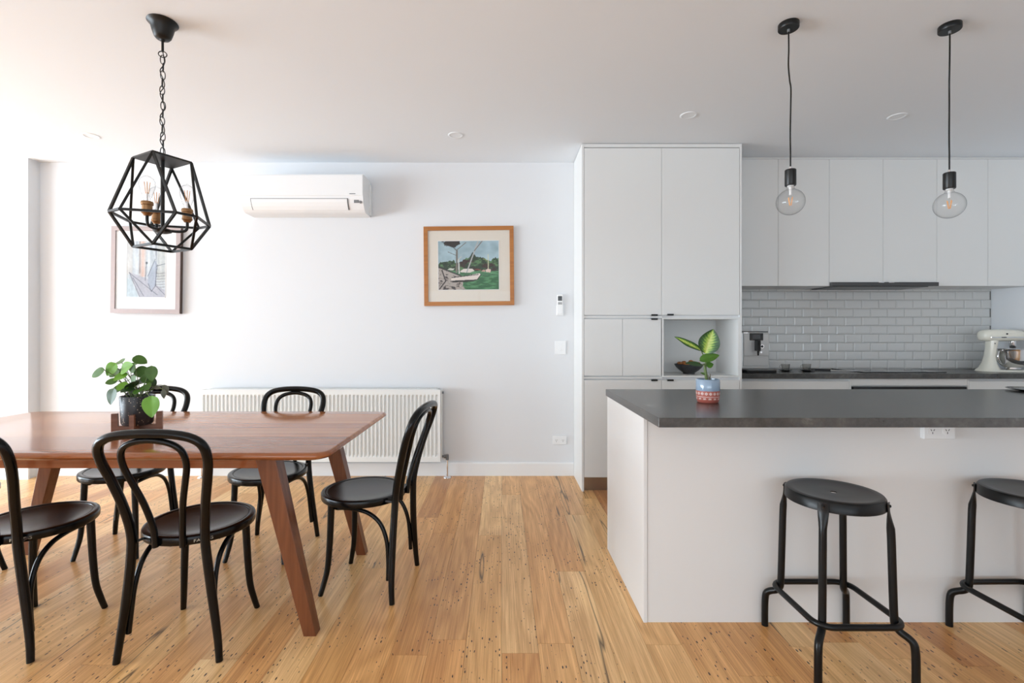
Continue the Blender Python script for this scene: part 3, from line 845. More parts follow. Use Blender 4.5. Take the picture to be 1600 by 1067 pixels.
for v in [q for q in ext['geom'] if isinstance(q, bmesh.types.BMVert)]: v.co.y = yf+.020
bmesh.ops.recalc_face_normals(bm, faces=bm.faces)
obj('front_panel', bm, M['white2'], ra)
obj('rear_panel', box(B(), -rw/2+.004, rw/2-.004, -.040, -.020, RZ0+.004, RZ1-.006, .004), M['white2'], ra)
for s in (-1, 1):
    xa = s*(rw/2+.001); obj('side_cover', box(B(), min(xa, xa+s*.008), max(xa, xa+s*.008), yf+.008, -.018, RZ0+.010, RZ1-.002, .003), M['white2'], ra)
bm = B(); box(bm, -rw/2+.06, rw/2-.03, yf+.012, yf+.016, RZ1+.001, RZ1+.006); box(bm, -rw/2+.06, rw/2-.03, -.024, -.018, RZ1+.001, RZ1+.006)
k = -rw/2+.06
while k < rw/2-.03:
    box(bm, k, k+.008, yf+.014, -.02, RZ1+.001, RZ1+.006); k += .0155
obj('top_grille', bm, M['white2'], ra)
obj('bracket', box(B(), -.6, -.57, -.02, 0, .3, .6), M['white2'], ra); obj('bracket', box(B(), .57, .6, -.02, 0, .3, .6), M['white2'], ra)
vent = B(); tube(vent, [(rw/2+.009, yf+.045, RZ1-.028), (rw/2+.022, yf+.045, RZ1-.028)], .010, 12); obj('vent_plug', vent, M['grey'], ra)
for sx in (-1, 1):
    xv = sx*(rw/2+(.052 if sx > 0 else .020)); zv = RZ0+.035
    b = B(); tube(b, [(sx*(rw/2+.006), yf+.05, zv), (xv, yf+.05, zv)], .010, 12)
    tube(b, [(xv, yf+.05, zv+.016), (xv, yf+.05, zv-.030)], .013, 12)
    tube(b, [(xv-sx*.026, yf+.05, zv), (xv-sx*.012, yf+.05, zv)], .0165, 6)
    vv = obj('valve', b, M['grey'], ra, label='grey metal radiator valve')
    b = B(); tube(b, [(xv, yf+.05, zv-.030), (xv, yf+.05, 0)], .0075, 12); obj('pipe', b, M['chrome'], vv)
    obj('floor_collar', lathe(B(), [(0, .001), (.032, .001), (.030, .006), (.012, .012), (0, .012)], 24, (xv, yf+.05, 0)), M['chrome'], vv)

# ------------------------------------------------------------------ air conditioner
AX0, AX1, AYF, AZ0, AZ1 = -2.134, -1.132, 3.940, 2.224, 2.526
ac = thing('air_conditioner', 'white split-system air conditioner high on the living room wall', 'air conditioner', ((AX0+AX1)/2, Y_LIV, AZ0))
hw, dd, hh = (AX1-AX0)/2, Y_LIV-AYF, AZ1-AZ0
prof = [(0, .0), (-.145, .0), (-.165, .006), (-.185, .020), (-.203, .042), (-.217, .068), (-.226, .098), (-dd, .125), (-dd, hh-.018), (-dd+.004, hh-.006), (-dd+.016, hh), (0, hh)]
obj('body', prism_x(B(), prof, -hw, hw), M['white'], ac)
fp = [(-dd-.004, .128), (-dd-.004, hh-.014), (-dd, hh-.004), (-dd+.004, hh-.004), (-dd+.004, .118)]
obj('front_panel', prism_x(B(), fp, -hw+.003, hw-.003), M['white'], ac)
lo = [(-.2335, .098), (-.2275, .072), (-.2130, .043), (-.1930, .016), (-.1840, .022), (-.205, .047), (-.219, .074), (-.226, .099)]
obj('louvre', prism_x(B(), lo, -hw+.09, hw-.13), M['white'], ac)
obj('louvre_gap', prism_x(B(), [(-.2270, .104), (-.2290, .104), (-.2255, .084), (-.206, .040), (-.190, .017), (-.187, .019), (-.202, .044), (-.221, .084)], -hw+.082, hw-.122), M['grey'], ac)
obj('wall_bracket', box(B(), -hw+.02, hw+.012, -.045, 0, .012, hh-.03, .003), M['white'], ac)
obj('nameplate', box(B(), hw-.110, hw-.060, -dd-.0048, -dd-.003, .136, .142), M['grey'], ac)
obj('indicator', box(B(), hw-.075, hw-.035, -.2262, -.2200, .068, .092, .001), M['grey'], ac)
b_ = B(); ellipsoid(b_, (hw-.022, -.224, .074), .012, .003, .012, 14, 8); obj('sensor', b_, M['grey'], ac)

# ------------------------------------------------------------------ downlights
def downlight(label, px, py):
    d = 1.47*755/(520-py); x_ = (px-784)*d/755
    t = thing('downlight', label, 'downlight', (x_, d, H), group='recessed ceiling downlights')
    obj('trim_ring', lathe(B(), [(.040, -.002), (.043, -.004), (.053, -.004), (.057, -.001), (.057, 0), (.040, 0)], 40), M['dl'], t)
    obj('diffuser', lathe(B(), [(0, -.0015), (.040, -.0015), (.040, -.0005), (0, -.0005)], 32), M['dl'], t)
    return t
downlight('recessed white downlight in the ceiling left of the geometric lantern', 142, 212)
downlight('recessed white downlight above the boat picture', 712, 211)
downlight('recessed white downlight just in front of the pantry top', 1076, 180)
downlight('recessed white downlight between the two bulb pendants', 1402, 182)

# ------------------------------------------------------------------ bulb pendants over the island
def make_bulb_pendant():
    t = thing('bulb_pendant', '', 'pendant light', group='bulb pendants over the island')
    # origin at the ceiling; lengths downwards
    obj('ceiling_rose', lathe(B(), [(0, 0), (.044, 0), (.045, -.002), (.045, -.024), (.043, -.027), (0, -.027)], 40), M['bplastic'], t)
    b = B(); tube(b, [(0, 0, -.026), (0, 0, -.040)], .006, 12); obj('cord_grip', b, M['grey'], t)
    pts = [(0, 0, -.038), (.001, 0, -.12), (.000, .001, -.20), (.006, .001, -.27), (.011, 0, -.31), (.010, 0, -.40), (.0085, .001, -.52), (.009, 0, -.62), (.009, 0, -.688)]
    obj('cord', tube(B(), catmull(pts, 6), .0034, 8), M['bplastic'], t)
    xo = .009
    b = B(); tube(b, [(xo, 0, -.680), (xo, 0, -.697)], .0055, 12); obj('cord_grip', b, M['chrome'], t)
    obj('socket', lathe(B(), [(0, -.694), (.022, -.694), (.0245, -.697), (.0245, -.768), (.023, -.771), (0, -.771)], 32, (xo, 0, 0)), M['bplastic'], t)
    rb, zc = .0615, -.848
    pr = [(.0155, -.770), (.0158, -.780), (.019, -.787)]
    for k in range(22):
        a = math.radians(68 - 158*k/21); pr.append((rb*math.cos(a), zc+rb*math.sin(a)))
    pr[-1] = (0, zc-rb)
    gl = obj('bulb', lathe(B(), pr, 48, (xo, 0, 0)), M['glass'], t)
    obj('bulb_neck', lathe(B(), [(0, -.768), (.014, -.768), (.014, -.776), (.0075, -.780), (.0055, -.80), (.006, -.815), (0, -.815)], 20, (xo, 0, 0)), M['mat_white'], gl)
    for k in range(4):
        a = k*PI/2+.4
        b = B(); tube(b, [(xo+.004*math.cos(a), .004*math.sin(a), -.864), (xo+.011*math.cos(a), .011*math.sin(a), -.826)], .0016, 6); obj('filament', b, M['filament'], gl)
    b = B(); tube(b, [(xo, 0, -.81), (xo, 0, -.866)], .0009, 6); obj('filament_post', b, M['chrome'], gl)
    return t
p0 = make_bulb_pendant(); p0.location = (1.364, 2.298, H); p0['label'] = 'bare globe bulb pendant on a black cord, the one nearer the pantry'
p1 = copy_tree(p0); p1.location = (2.142, 2.310, H); p1.rotation_euler = (0, 0, 1.0); p1.scale = (1, 1, 1.012); p1['label'] = 'bare globe bulb pendant on a black cord, the one nearer the right edge'

# ------------------------------------------------------------------ geometric lantern over the table
ln = thing('lantern_pendant', 'black geometric cage lantern hanging on a chain over the dining table', 'pendant light', (-1.605, 2.287, H), math.radians(17))
ZT_, ZM_, ZB_ = 2.046-H, 1.7675-H, 1.632-H
a_ = .118
top = [Vector((0, -a_, ZT_)), Vector((a_, 0, ZT_)), Vector((0, a_, ZT_)), Vector((-a_, 0, ZT_))]
bot = [Vector((0, -a_, ZB_)), Vector((a_, 0, ZB_)), Vector((0, a_, ZB_)), Vector((-a_, 0, ZB_))]
ap, hl = .170, .105
mid = []
for k in range(4):
    a = -PI/2 + k*PI/2; n_ = Vector((math.cos(a), math.sin(a), 0)); t_ = Vector((-math.sin(a), math.cos(a), 0))
    mid.append((n_*ap - t_*hl + Vector((0, 0, ZM_)), n_*ap + t_*hl + Vector((0, 0, ZM_))))
bw = .0102
def strut(p, q, nm='strut'): return obj(nm, bar(B(), p, q, bw), M['dmetal'], ln)
for k in range(4):
    p, q = mid[k]
    strut(top[k], p); strut(top[k], q); strut(bot[k], p); strut(bot[k], q)
    strut(p, q); strut(q, mid[(k+1) % 4][0]); strut(bot[k], bot[(k+1) % 4])
pl = B(); prism(pl, [(v.x*1.03, v.y*1.03) for v in top], ZT_-.002, ZT_+.006); obj('top_plate', pl, M['dmetal'], ln)
b_ = B(); tube(b_, [(0, 0, ZT_), (0, 0, 1.712-H)], .0085, 14); obj('stem', b_, M['dmetal'], ln)
obj('hub', lathe(B(), [(0, 1.700-H), (.018, 1.700-H), (.036, 1.706-H), (.040, 1.713-H), (.036, 1.719-H), (.014, 1.727-H), (0, 1.727-H)], 28), M['dmetal'], ln)
for ang in (-90-17, 20-17, 139-17):
    a = math.radians(ang); d_ = Vector((math.cos(a), math.sin(a), 0))
    pts = [d_*.02+Vector((0, 0, 1.715-H)), d_*.06+Vector((0, 0, 1.713-H)), d_*.090+Vector((0, 0, 1.718-H)), d_*.100+Vector((0, 0, 1.735-H)), d_*.100+Vector((0, 0, 1.764-H))]
    ar = obj('arm', tube(B(), catmull(pts, 5), .0065, 10), M['dmetal'], ln)
    c = d_*.100
    z0 = 1.760-H
    sk = obj('socket', lathe(B(), [(0, z0), (.013, z0), (.018, z0+.008), (.0225, z0+.012), (.0225, z0+.020), (.0205, z0+.022), (.0205, z0+.046), (.024, z0+.049), (.025, z0+.058), (.0225, z0+.064), (.014, z0+.064), (.014, z0+.050), (0, z0+.050)], 28, c), M['brass'], ln, label='aged brass bulb socket')
    zg = z0+.060
    gp = [(.0125, zg), (.0135, zg+.012), (.018, zg+.028), (.0245, zg+.047), (.030, zg+.066), (.032, zg+.082), (.0305, zg+.096), (.025, zg+.108), (.016, zg+.116), (.007, zg+.119), (.004, zg+.124), (0, zg+.126)]
    gl = obj('bulb', lathe(B(), gp, 32, c), M['glass'], ln)
    b = B(); tube(b, [c+Vector((0, 0, zg)), c+Vector((0, 0, zg+.045))], .004, 8); obj('bulb_neck', b, M['mat_white'], gl)
    for k in range(4):
        w_ = k*PI/2+.3; e = Vector((math.cos(w_), math.sin(w_), 0))
        b = B(); tube(b, [c+e*.005+Vector((0, 0, zg+.04)), c+e*.011+Vector((0, 0, zg+.092))], .0014, 6); obj('filament', b, M['filament'], gl)
obj('ceiling_rose', lathe(B(), [(0, 0), (.063, 0), (.065, -.004), (.061, -.009), (.050, -.020), (.044, -.045), (.036, -.070), (.028, -.080), (.012, -.084), (.009, -.090), (0, -.090)], 40), M['dmetal'], ln)
b_ = B(); tube(b_, [(0, 0, -.085), (0, 0, -.140)], .0055, 12); obj('rose_stem', b_, M['dmetal'], ln)
def ring(bm, c, rx, rz, th, ang, n=20):
    ca, sa = math.cos(ang), math.sin(ang)
    return tube(bm, [(c[0]+rx*math.cos(2*PI*k/n)*ca, c[1]+rx*math.cos(2*PI*k/n)*sa, c[2]+rz*math.sin(2*PI*k/n)) for k in range(n)], th, 6, closed=True)
obj('chain_ring', ring(B(), (0, 0, -.152), .017, .014, .0022, .1), M['dmetal'], ln)
z = -.160; k = 0
zend = ZT_+.022
nl = 13; step = (z-zend)/nl
for k in range(nl):
    zc = z - step*(k+.5)
    obj('chain_link', ring(B(), (.002*math.sin(k*1.3), 0, zc), .0095, step/2+.0035, .0020, .5+(PI/2 if k % 2 else 0), 16), M['dmetal'], ln)
obj('chain_ring', ring(B(), (0, 0, ZT_+.016), .015, .014, .0022, .6), M['dmetal'], ln)
pts = [(0, 0, -.135)] + [(.010*math.sin(k*2.1), .010*math.cos(k*2.1), -.16-step*k*1.0) for k in range(1, nl)] + [(0, 0, ZT_+.004)]
obj('cable', tube(B(), catmull(pts, 5), .0022, 6), M['bplastic'], ln)

# ------------------------------------------------------------------ pictures
def paint(w, h, nx, ny, fn, name, parent, y):
    """flat print: a grid whose colour layer is filled by fn(u, v) -> rgb 0..255 (u right, v up)"""
    us, vs2 = np.meshgrid(np.linspace(0, 1, nx), np.linspace(0, 1, ny))
    colr = fn(us, vs2)
    lin = np.where(colr/255 <= .04045, colr/255/12.92, ((colr/255+.055)/1.055)**2.4)
    co = np.stack([(us-.5)*w, np.full_like(us, y), (vs2-.5)*h], -1).reshape(-1, 3)
    idx = np.arange(nx*ny).reshape(ny, nx)
    fc = np.stack([idx[:-1, :-1], idx[:-1, 1:], idx[1:, 1:], idx[1:, :-1]], -1).reshape(-1, 4)
    me = bpy.data.meshes.new(name); me.from_pydata(co.tolist(), [], fc.tolist())
    at = me.color_attributes.new('print', 'FLOAT_COLOR', 'POINT')
    rgba = np.concatenate([lin.reshape(-1, 3), np.ones((nx*ny, 1))], 1)
    at.data.foreach_set('color', rgba.astype(np.float32).ravel())
    me.materials.append(M['print'])
    o = bpy.data.objects.new(name, me); COL.objects.link(o); o.parent = parent
    return o

_rs = np.random.RandomState(3)
def vnoise(u, v, s, seed=0):
    r = np.random.RandomState(seed).rand(64, 64)
    x_, y_ = u*s, v*s
    xi, yi = np.floor(x_).astype(int), np.floor(y_).astype(int)
    fx, fy = x_-xi, y_-yi; fx = fx*fx*(3-2*fx); fy = fy*fy*(3-2*fy)
    g = lambda a, b: r[a % 64, b % 64]
    return (g(xi, yi)*(1-fx)+g(xi+1, yi)*fx)*(1-fy)+(g(xi, yi+1)*(1-fx)+g(xi+1, yi+1)*fx)*fy
def fbm(u, v, s, seed=0): return vnoise(u, v, s, seed)*.5+vnoise(u, v, s*2, seed+1)*.3+vnoise(u, v, s*4, seed+2)*.2
def seg_d(u, v, a, b, asp=1.0):
    ax, ay, bx, by = a[0]*asp, a[1], b[0]*asp, b[1]; x_ = u*asp
    t = np.clip(((x_-ax)*(bx-ax)+(v-ay)*(by-ay))/((bx-ax)**2+(by-ay)**2+1e-9), 0, 1)
    return np.hypot(x_-ax-t*(bx-ax), v-ay-t*(by-ay))
def inpoly(u, v, P):
    ins = np.zeros_like(u, bool); n = len(P); j = n-1
    for i in range(n):
        xi, yi, xj, yj = P[i][0], P[i][1], P[j][0], P[j][1]
        cnd = ((yi > v) != (yj > v)) & (u < (xj-xi)*(v-yi)/(yj-yi+1e-12)+xi)
        ins ^= cnd; j = i
    return ins
def put(img, mask, c, al=1.0):
    m_ = (mask*al)[..., None] if not isinstance(mask, bool) else mask
    return img*(1-m_)+np.array(c, float)*m_

def boat_picture(u, v):
    asp = 1.24
    img = np.zeros(u.shape+(3,))+np.array([158, 184, 194.])
    n = fbm(u, v, 6, 11); img += (n[..., None]-.5)*50
    # wooded hills
    hill = .52+.20*np.exp(-((u-.62)/.22)**2)+.14*np.exp(-((u-1.0)/.12)**2)+.06*np.exp(-((u-.15)/.15)**2)+(fbm(u, v*0, 14, 5)-.5)*.14
    m_ = (v < hill) & (v > .36)
    g = fbm(u, v, 16, 21)
    img = put(img, m_.astype(float), (38, 62, 44)); img = put(img, m_*np.clip((g-.45)*5, 0, 1), (86, 126, 84)); img = put(img, m_*np.clip((fbm(u, v, 12, 31)-.52)*6, 0, 1)*(u > .3), (56, 36, 36))
    img = put(img, m_*(np.hypot((u-.80)*asp, v-.66) < .085)*np.clip((g-.3)*4, 0, 1), (186, 206, 140))
    # grass on the right, pale path on the left
    m_ = v <= .38
    img = put(img, m_.astype(float), (52, 104, 68)); img = put(img, m_*np.clip((fbm(u*.5, v*2, 20, 41)-.42)*4, 0, 1), (90, 150, 104))
    m_ = inpoly(u, v, [(0, .45), (.03, .44), (.42, .26), (.40, .08), (.45, 0), (0, 0)])
    img = put(img, m_.astype(float), (176, 166, 158)); img = put(img, m_*np.clip((fbm(u, v*1.6, 22, 51)-.56)*9, 0, 1), (52, 46, 46))
    for a, b in (((.06, .40), (.12, .18)), ((.12, .18), (.02, .02)), ((.02, .46), (.38, .28))): img = put(img, (seg_d(u, v, a, b, asp) < .012).astype(float), (50, 44, 44))
    # boats
    img = put(img, inpoly(u, v, [(.36, .38), (.42, .43), (.56, .43), (.60, .385), (.52, .35), (.38, .355)]).astype(float), (222, 214, 206))
    img = put(img, inpoly(u, v, [(.15, .41), (.19, .445), (.27, .435), (.24, .40)]).astype(float), (200, 206, 196))
    img = put(img, inpoly(u, v, [(.60, .41), (.62, .425), (.71, .415), (.70, .40)]).astype(float), (130, 60, 52))
    img = put(img, inpoly(u, v, [(.79, .36), (.78, .40), (.82, .43), (.87, .41), (.86, .35)]).astype(float), (220, 196, 186))
    img = put(img, inpoly(u, v, [(.71, .375), (.735, .405), (.775, .40), (.77, .365)]).astype(float), (200, 150, 142))
    img = put(img, inpoly(u, v, [(.205, .17), (.21, .25), (.38, .27), (.68, .335), (.70, .30), (.63, .20), (.30, .175)]).astype(float), (226, 216, 208))
    for a, b in (((.205, .18), (.64, .20)), ((.64, .20), (.70, .30)), ((.22, .25), (.66, .31))): img = put(img, (seg_d(u, v, a, b, asp) < .008).astype(float), (44, 40, 42))
    img = put(img, inpoly(u, v, [(.22, .15), (.24, .18), (.62, .19), (.56, .165)]).astype(float), (36, 40, 36))
    # trees and masts
    for a, b, w_, c in (((.30, .36), (.31, .80), .017, (120, 116, 108)), ((.345, .34), (.335, .62), .014, (198, 200, 196)), ((.31, .80), (.18, .96), .009, (96, 92, 88)), ((.31, .82), (.46, .97), .008, (120, 116, 110)),
                        ((.31, .70), (.16, .78), .006, (110, 104, 100)), ((.47, .36), (.66, .99), .013, (176, 178, 178)), ((.60, .80), (.73, 1.0), .009, (120, 112, 108)), ((.335, .62), (.38, .68), .008, (190, 190, 186)), ((.825, .43), (.825, .72), .007, (210, 210, 176))):
        img = put(img, (seg_d(u, v, a, b, asp) < w_).astype(float), c)
    cr = (np.hypot((u-.23)*asp*.8, (v-.99)*1.3) < .135*(.6+fbm(u, v, 18, 61)))
    img = put(img, cr.astype(float), (40, 36, 36))
    return np.clip(img, 0, 255)

def sail_picture(u, v):
    asp = .70
    img = np.zeros(u.shape+(3,))+np.array([186, 194, 200.])
    st = vnoise(u, v*.12, 16, 3); img += (st[..., None]-.5)*np.array([46, 40, 36])
    img = put(img, np.clip(1-np.abs(u-.41)/.11, 0, 1)*(v > .36), (206, 168, 150), .8)
    img = put(img, (np.abs(u-.33) < .02)*(v > .42), (120, 108, 104), .55)
    img = put(img, (u > .78)*(v > .3), (170, 172, 166), .5); img = put(img, (u < .14)*(v > .4), (206, 198, 190), .5)
    for k in range(6): img = put(img, (np.abs(v-(.18+.05*k)-(fbm(u, v, 5, 9)-.5)*.02) < .007)*(u > .74), (120, 122, 126), .6)
    img = put(img, inpoly(u, v, [(.06, .44), (.5, .34), (1, .12), (1, 0), (.34, 0)]).astype(float), (166, 166, 178), .8)
    img = put(img, inpoly(u, v, [(0, .34), (.12, .30), (.30, 0), (0, 0)]).astype(float), (180, 196, 204), .8)
    sail = inpoly(u, v, [(.55, .40), (.73, .66), (.79, .58), (.75, .24), (.62, .10), (.55, .22)])
    img = put(img, sail.astype(float), (158, 168, 184), .9)
    ln_ = (70, 76, 88)
    for a, b in (((.06, .44), (.34, 0)), ((.06, .43), (.80, .04)), ((.55, .38), (.73, .68)), ((.79, .58), (.74, .2)), ((.56, .24), (.64, .10)), ((.64, .10), (.74, .2)), ((.75, 1), (.76, .2)), ((.76, .2), (1, .04)), ((.50, .60), (.48, .30)), ((.16, .34), (.44, .02))):
        img = put(img, (seg_d(u, v, a, b, asp) < .0070).astype(float), ln_, .55)
    img = put(img, (np.hypot((u-.51)*asp, v-.61) < .022).astype(float), (60, 62, 66), .8)
    img = put(img, (np.abs(v-.56-(u-.78)*.2) < .006)*(u > .76), ln_, .7)
    img += (fbm(u, v, 30, 77)[..., None]-.5)*26
    return np.clip(img, 0, 255)

def picture(name, label, cxyz, w, h, fw, depth, m_frame, m_mat, pw, ph, poff, fn, nx, ny, tilt, side=None):
    t = thing(name, label, 'picture', cxyz)
    t.rotation_euler = (0, tilt, 0)
    W2, H2 = w/2, h/2
    for k in range(4):      # mitred rails
        if k % 2 == 0:
            s = -1 if k == 0 else 1
            poly = [(-W2, s*H2), (W2, s*H2), (W2-fw, s*(H2-fw)), (-W2+fw, s*(H2-fw))]
        else:
            s = -1 if k == 1 else 1
            poly = [(s*W2, -H2), (s*W2, H2), (s*(W2-fw), H2-fw), (s*(W2-fw), -H2+fw)]
        if side:
            obj('frame_rail', prism_y(B(), poly, -depth, -depth+.007), m_frame, t)
            obj('frame_edge', prism_y(B(), [(p*.998, q*.998) for p, q in poly], -depth+.007, -.002), side, t)
        else: obj('frame_rail', prism_y(B(), poly, -depth, -.002), m_frame, t)
    obj('mat_board', box(B(), -W2+fw*.6, W2-fw*.6, -depth+.010, -.004, -H2+fw*.6, H2-fw*.6), m_mat, t)
    p = paint(pw, ph, nx, ny, fn, 'print', t, -depth+.0092)
    p.location = (poff[0], 0, poff[1])
    b = B()                 # bevelled window of the mat
    for sx, sz, hx, hz in ((0, 1, pw/2+.004, .002), (0, -1, pw/2+.004, .002), (1, 0, .002, ph/2+.004), (-1, 0, .002, ph/2+.004)):
        cx, cz = poff[0]+sx*(pw/2+.002), poff[1]+sz*(ph/2+.002); box(b, cx-hx, cx+hx, -depth+.0075, -depth+.010, cz-hz, cz+hz)
    obj('mat_edge', b, M['mat_white'], t)
    obj('glazing', box(B(), -W2+fw*.8, W2-fw*.8, -depth+.005, -depth+.0065, -H2+fw*.8, H2-fw*.8), M['picglass'], t)
    return t
def wm(px): return px*4.145/755
picture('framed_picture', 'honey wood framed painting of white boats beached under trees', ((732.6-784)*4.14/755, Y_LIV-.001, 1.23+(520-415.3)*4.14/755), wm(140.5), wm(123.8), wm(6.3), .030, M['oakframe'], M['mat_cream'], wm(94.5), wm(76), (wm(-.6), wm(1.0)), boat_picture, 170, 137, math.radians(-.55))
picture('framed_picture', 'pale mauve framed pastel picture of a sailboat, behind the lantern', ((227.8-784)*4.135/755, Y_LIV-.001, 1.23+(520-421.8)*4.135/755), wm(107.8), wm(135.3), wm(6.6), .040, M['pinkframe'], M['mat_white'], wm(60), wm(87), (wm(.2), wm(1.4)), sail_picture, 110, 160, math.radians(.8), M['frameside'])

# ------------------------------------------------------------------ leaves
def frame_from(direction, normal):
    y_ = Vector(direction).normalized(); z_ = Vector(normal); z_ = (z_ - y_*z_.dot(y_)).normalized(); x_ = y_.cross(z_)
    return x_, y_, z_
def leaf_bm(base, direction, normal, L_, W_, shape='round', fold=.12, curl=.2, nu=9, nv=13, thick=.0006):
    """leaf blade from base along direction; returns bmesh with a colour layer (r = distance from midrib 0..1)"""
    X_, Y_, Z_ = frame_from(direction, normal); base = Vector(base)
    bm = B(); lay = bm.verts.layers.float_color.new('print')
    def width(t):
        if shape == 'ovate': return (math.sin(PI*t**.80))**.62 if t < .55 else (math.sin(PI*t**.80))**.80
        if shape == 'round': return math.sin(PI*min(1, max(0, t))**.80)**.62
        if shape == 'heart': return (math.sin(PI*t**.62))**.75
        return (math.sin(PI*t**.85))**.9          # lance
    rows = []
    for j in range(nv):
        t = j/(nv-1); w = max(width(t), .015)*W_/2
        row = []
        for i in range(nu):
            s = -1+2*i/(nu-1)
            yy = t*L_
            if shape == 'heart': yy -= .16*L_*(abs(s)**1.5)*(1-t)**3
            zz = fold*abs(s)*w*2 - curl*L_*t*t + .012*L_*math.sin(t*9)*abs(s)
            v = bm.verts.new(base + X_*(s*w) + Y_*yy + Z_*zz); v[lay] = (min(1, max(0, abs(s)**1.2*.80+.13*math.sin((t-abs(s)*.22)*58)*min(1, abs(s)*3)+.14+.9*max(0, t-.75))), t, 0, 1)
            row.append(v)
        rows.append(row)
    for a, b in zip(rows, rows[1:]):
        for i in range(nu-1):
            f = bm.faces.new((a[i], a[i+1], b[i+1], b[i])); f.smooth = True
    bmesh.ops.recalc_face_normals(bm, faces=bm.faces)
    g = bmesh.ops.solidify(bm, geom=bm.faces[:], thickness=thick)
    for f in bm.faces: f.smooth = True
    return bm

# ------------------------------------------------------------------ potted pilea on the table
PT = Vector((-1.705, 2.262, TZ))
sd = thing('plant_stand', 'low walnut cross-shaped plant stand on the dining table', 'plant stand', PT, math.radians(24))
def stand_board(notch_up):
    w, h, t_ = .098, .088, .009
    poly = [(-w, 0), (w, 0), (w, h), (w-.024, h), (w-.026, .030), (-w+.026, .030), (-w+.024, h), (-w, h)]
    return poly
bm = prism_y(B(), stand_board(0), -.009, .009); obj('cross_board', bm, M['walnut'], sd)
for s in (-1, 1):
    bm = B(); poly = [(.0095, 0), (.098, 0), (.098, .088), (.074, .088), (.072, .030), (.0095, .030)]
    prism_y(bm, [(s*p, q) for p, q in poly], -.009, .009)
    bmesh.ops.rotate(bm, cent=(0, 0, 0), matrix=Matrix.Rotation(PI/2, 3, 'Z'), verts=bm.verts)
    obj('cross_board', bm, M['walnut'], sd)
zp = .031
pot = thing('potted_plant', 'leafy green pilea in a black speckled pot on the dining table', 'potted plant', PT+Vector((0, 0, zp)))
obj('pot', lathe(B(), [(0, 0), (.050, 0), (.058, .003), (.063, .012), (.0695, .132), (.068, .136), (.065, .136), (.063, .120), (0, .118)], 48), M['terrazzo'], pot)
obj('soil', lathe(B(), [(0, .128), (.03, .127), (.0635, .122), (.0635, .119), (0, .119)], 28), M['soil'], pot)
PW = PT+Vector((0, 0, zp))
def pz(zx, zy, dy):       # photo sighting of a leaf, at depth offset dy from the pot
    px, py = zx/3.138, zy/3.138+540; d = PT.y+dy
    return Vector(((px-784)*d/755, d, 1.23+(520-py)*d/755)) - PW
rl = random.Random(5)
leaves = [  # centre sighting, depth offset, length, width (zoom px), tip direction (x, y, z), normal, material, shape
    (478, 133, -.03, 66, 44, (-.9, -.1, -.45), (-.35, -.75, .5), 'leaf', 'round'),
    (540, 120, -.01, 58, 62, (-.35, -.2, -.6), (-.1, -.8, .5), 'leaf2', 'heart'),
    (588, 77, .03, 62, 44, (-.4, .3, .1), (.05, -.55, .85), 'leaf', 'round'),
    (622, 104, -.02, 66, 60, (.55, -.2, .25), (-.2, -.75, .6), 'leaf2', 'heart'),
    (686, 70, .02, 64, 46, (.75, .1, -.3), (.2, -.45, .85), 'leaf', 'round'),
    (742, 135, .00, 70, 50, (.15, -.2, -.9), (.45, -.8, .35), 'leaf', 'round'),
    (545, 176, -.04, 46, 36, (-.7, -.4, -.1), (-.1, -.6, .75), 'leaf', 'round'),
    (590, 150, -.03, 60, 44, (-.3, -.5, -.3), (-.1, -.7, .7), 'leaf2', 'round'),
    (545, 254, -.07, 78, 72, (-.1, -.25, -.95), (-.35, -.85, .3), 'leaf3', 'heart'),
    (740, 306, -.10, 100, 94, (.1, -.2, -.97), (.05, -.95, .3), 'leaf2', 'heart'),
    (640, 190, -.05, 90, 74, (.2, -.7, .25), (0, -.6, .8), 'leaf3', 'heart'),
    (700, 130, .03, 64, 56, (.5, .2, -.2), (.1, -.7, .7), 'leaf', 'round'),
    (655, 140, .05, 44, 32, (-.4, .4, .1), (0, -.5, .85), 'leaf3', 'round'),
    (668, 86, .05, 48, 34, (-.2, .5, .2), (.1, -.6, .8), 'leaf', 'round'),
    (574, 212, -.02, 50, 40, (-.6, -.3, -.3), (-.2, -.7, .65), 'leaf', 'round'),
    (716, 202, -.03, 56, 48, (.5, -.5, -.2), (.2, -.6, .75), 'leaf', 'round'),
    (745, 180, .03, 46, 40, (.4, .2, -.6), (.3, -.6, .7), 'leaf3', 'round'),
    (812, 212, .01, 46, 26, (.55, -.2, -.75), (.3, -.6, .6), 'leaf4', 'lance'),
    (802, 236, -.01, 44, 24, (.1, -.2, -.95), (.2, -.8, .4), 'leaf4', 'lance'),
    (770, 205, .0, 40, 18, (.9, -.2, -.1), (0, -.5, .85), 'leaf4', 'lance'),
    (690, 175, .06, 70, 60, (.1, .7, .3), (0, -.6, .8), 'leaf3', 'round'),
    (610, 178, .04, 60, 50, (-.3, .6, .2), (0, -.6, .8), 'leaf3', 'round'),
    (562, 132, .02, 58, 50, (-.4, .3, .3), (-.1, -.6, .7), 'leaf', 'round'), (604, 122, .03, 56, 48, (-.1, .4, .5), (0, -.7, .6), 'leaf', 'round'),
    (648, 108, .0, 52, 44, (.3, -.2, .5), (.1, -.7, .6), 'leaf2', 'round'), (722, 162, .02, 54, 46, (.6, .2, -.3), (.2, -.7, .6), 'leaf', 'round'),
    (655, 170, -.02, 56, 46, (.3, -.3, .4), (0, -.7, .6), 'leaf', 'round'), (600, 200, -.05, 52, 42, (-.5, -.4, -.2), (0, -.7, .6), 'leaf2', 'round'),
    (625, 215, -.06, 60, 44, (-.2, -.8, -.1), (0, -.5, .85), 'leaf3', 'round'),
    (675, 222, -.06, 56, 40, (.2, -.8, -.2), (0, -.5, .85), 'leaf', 'round')]
kz = 2.26/755/3.138
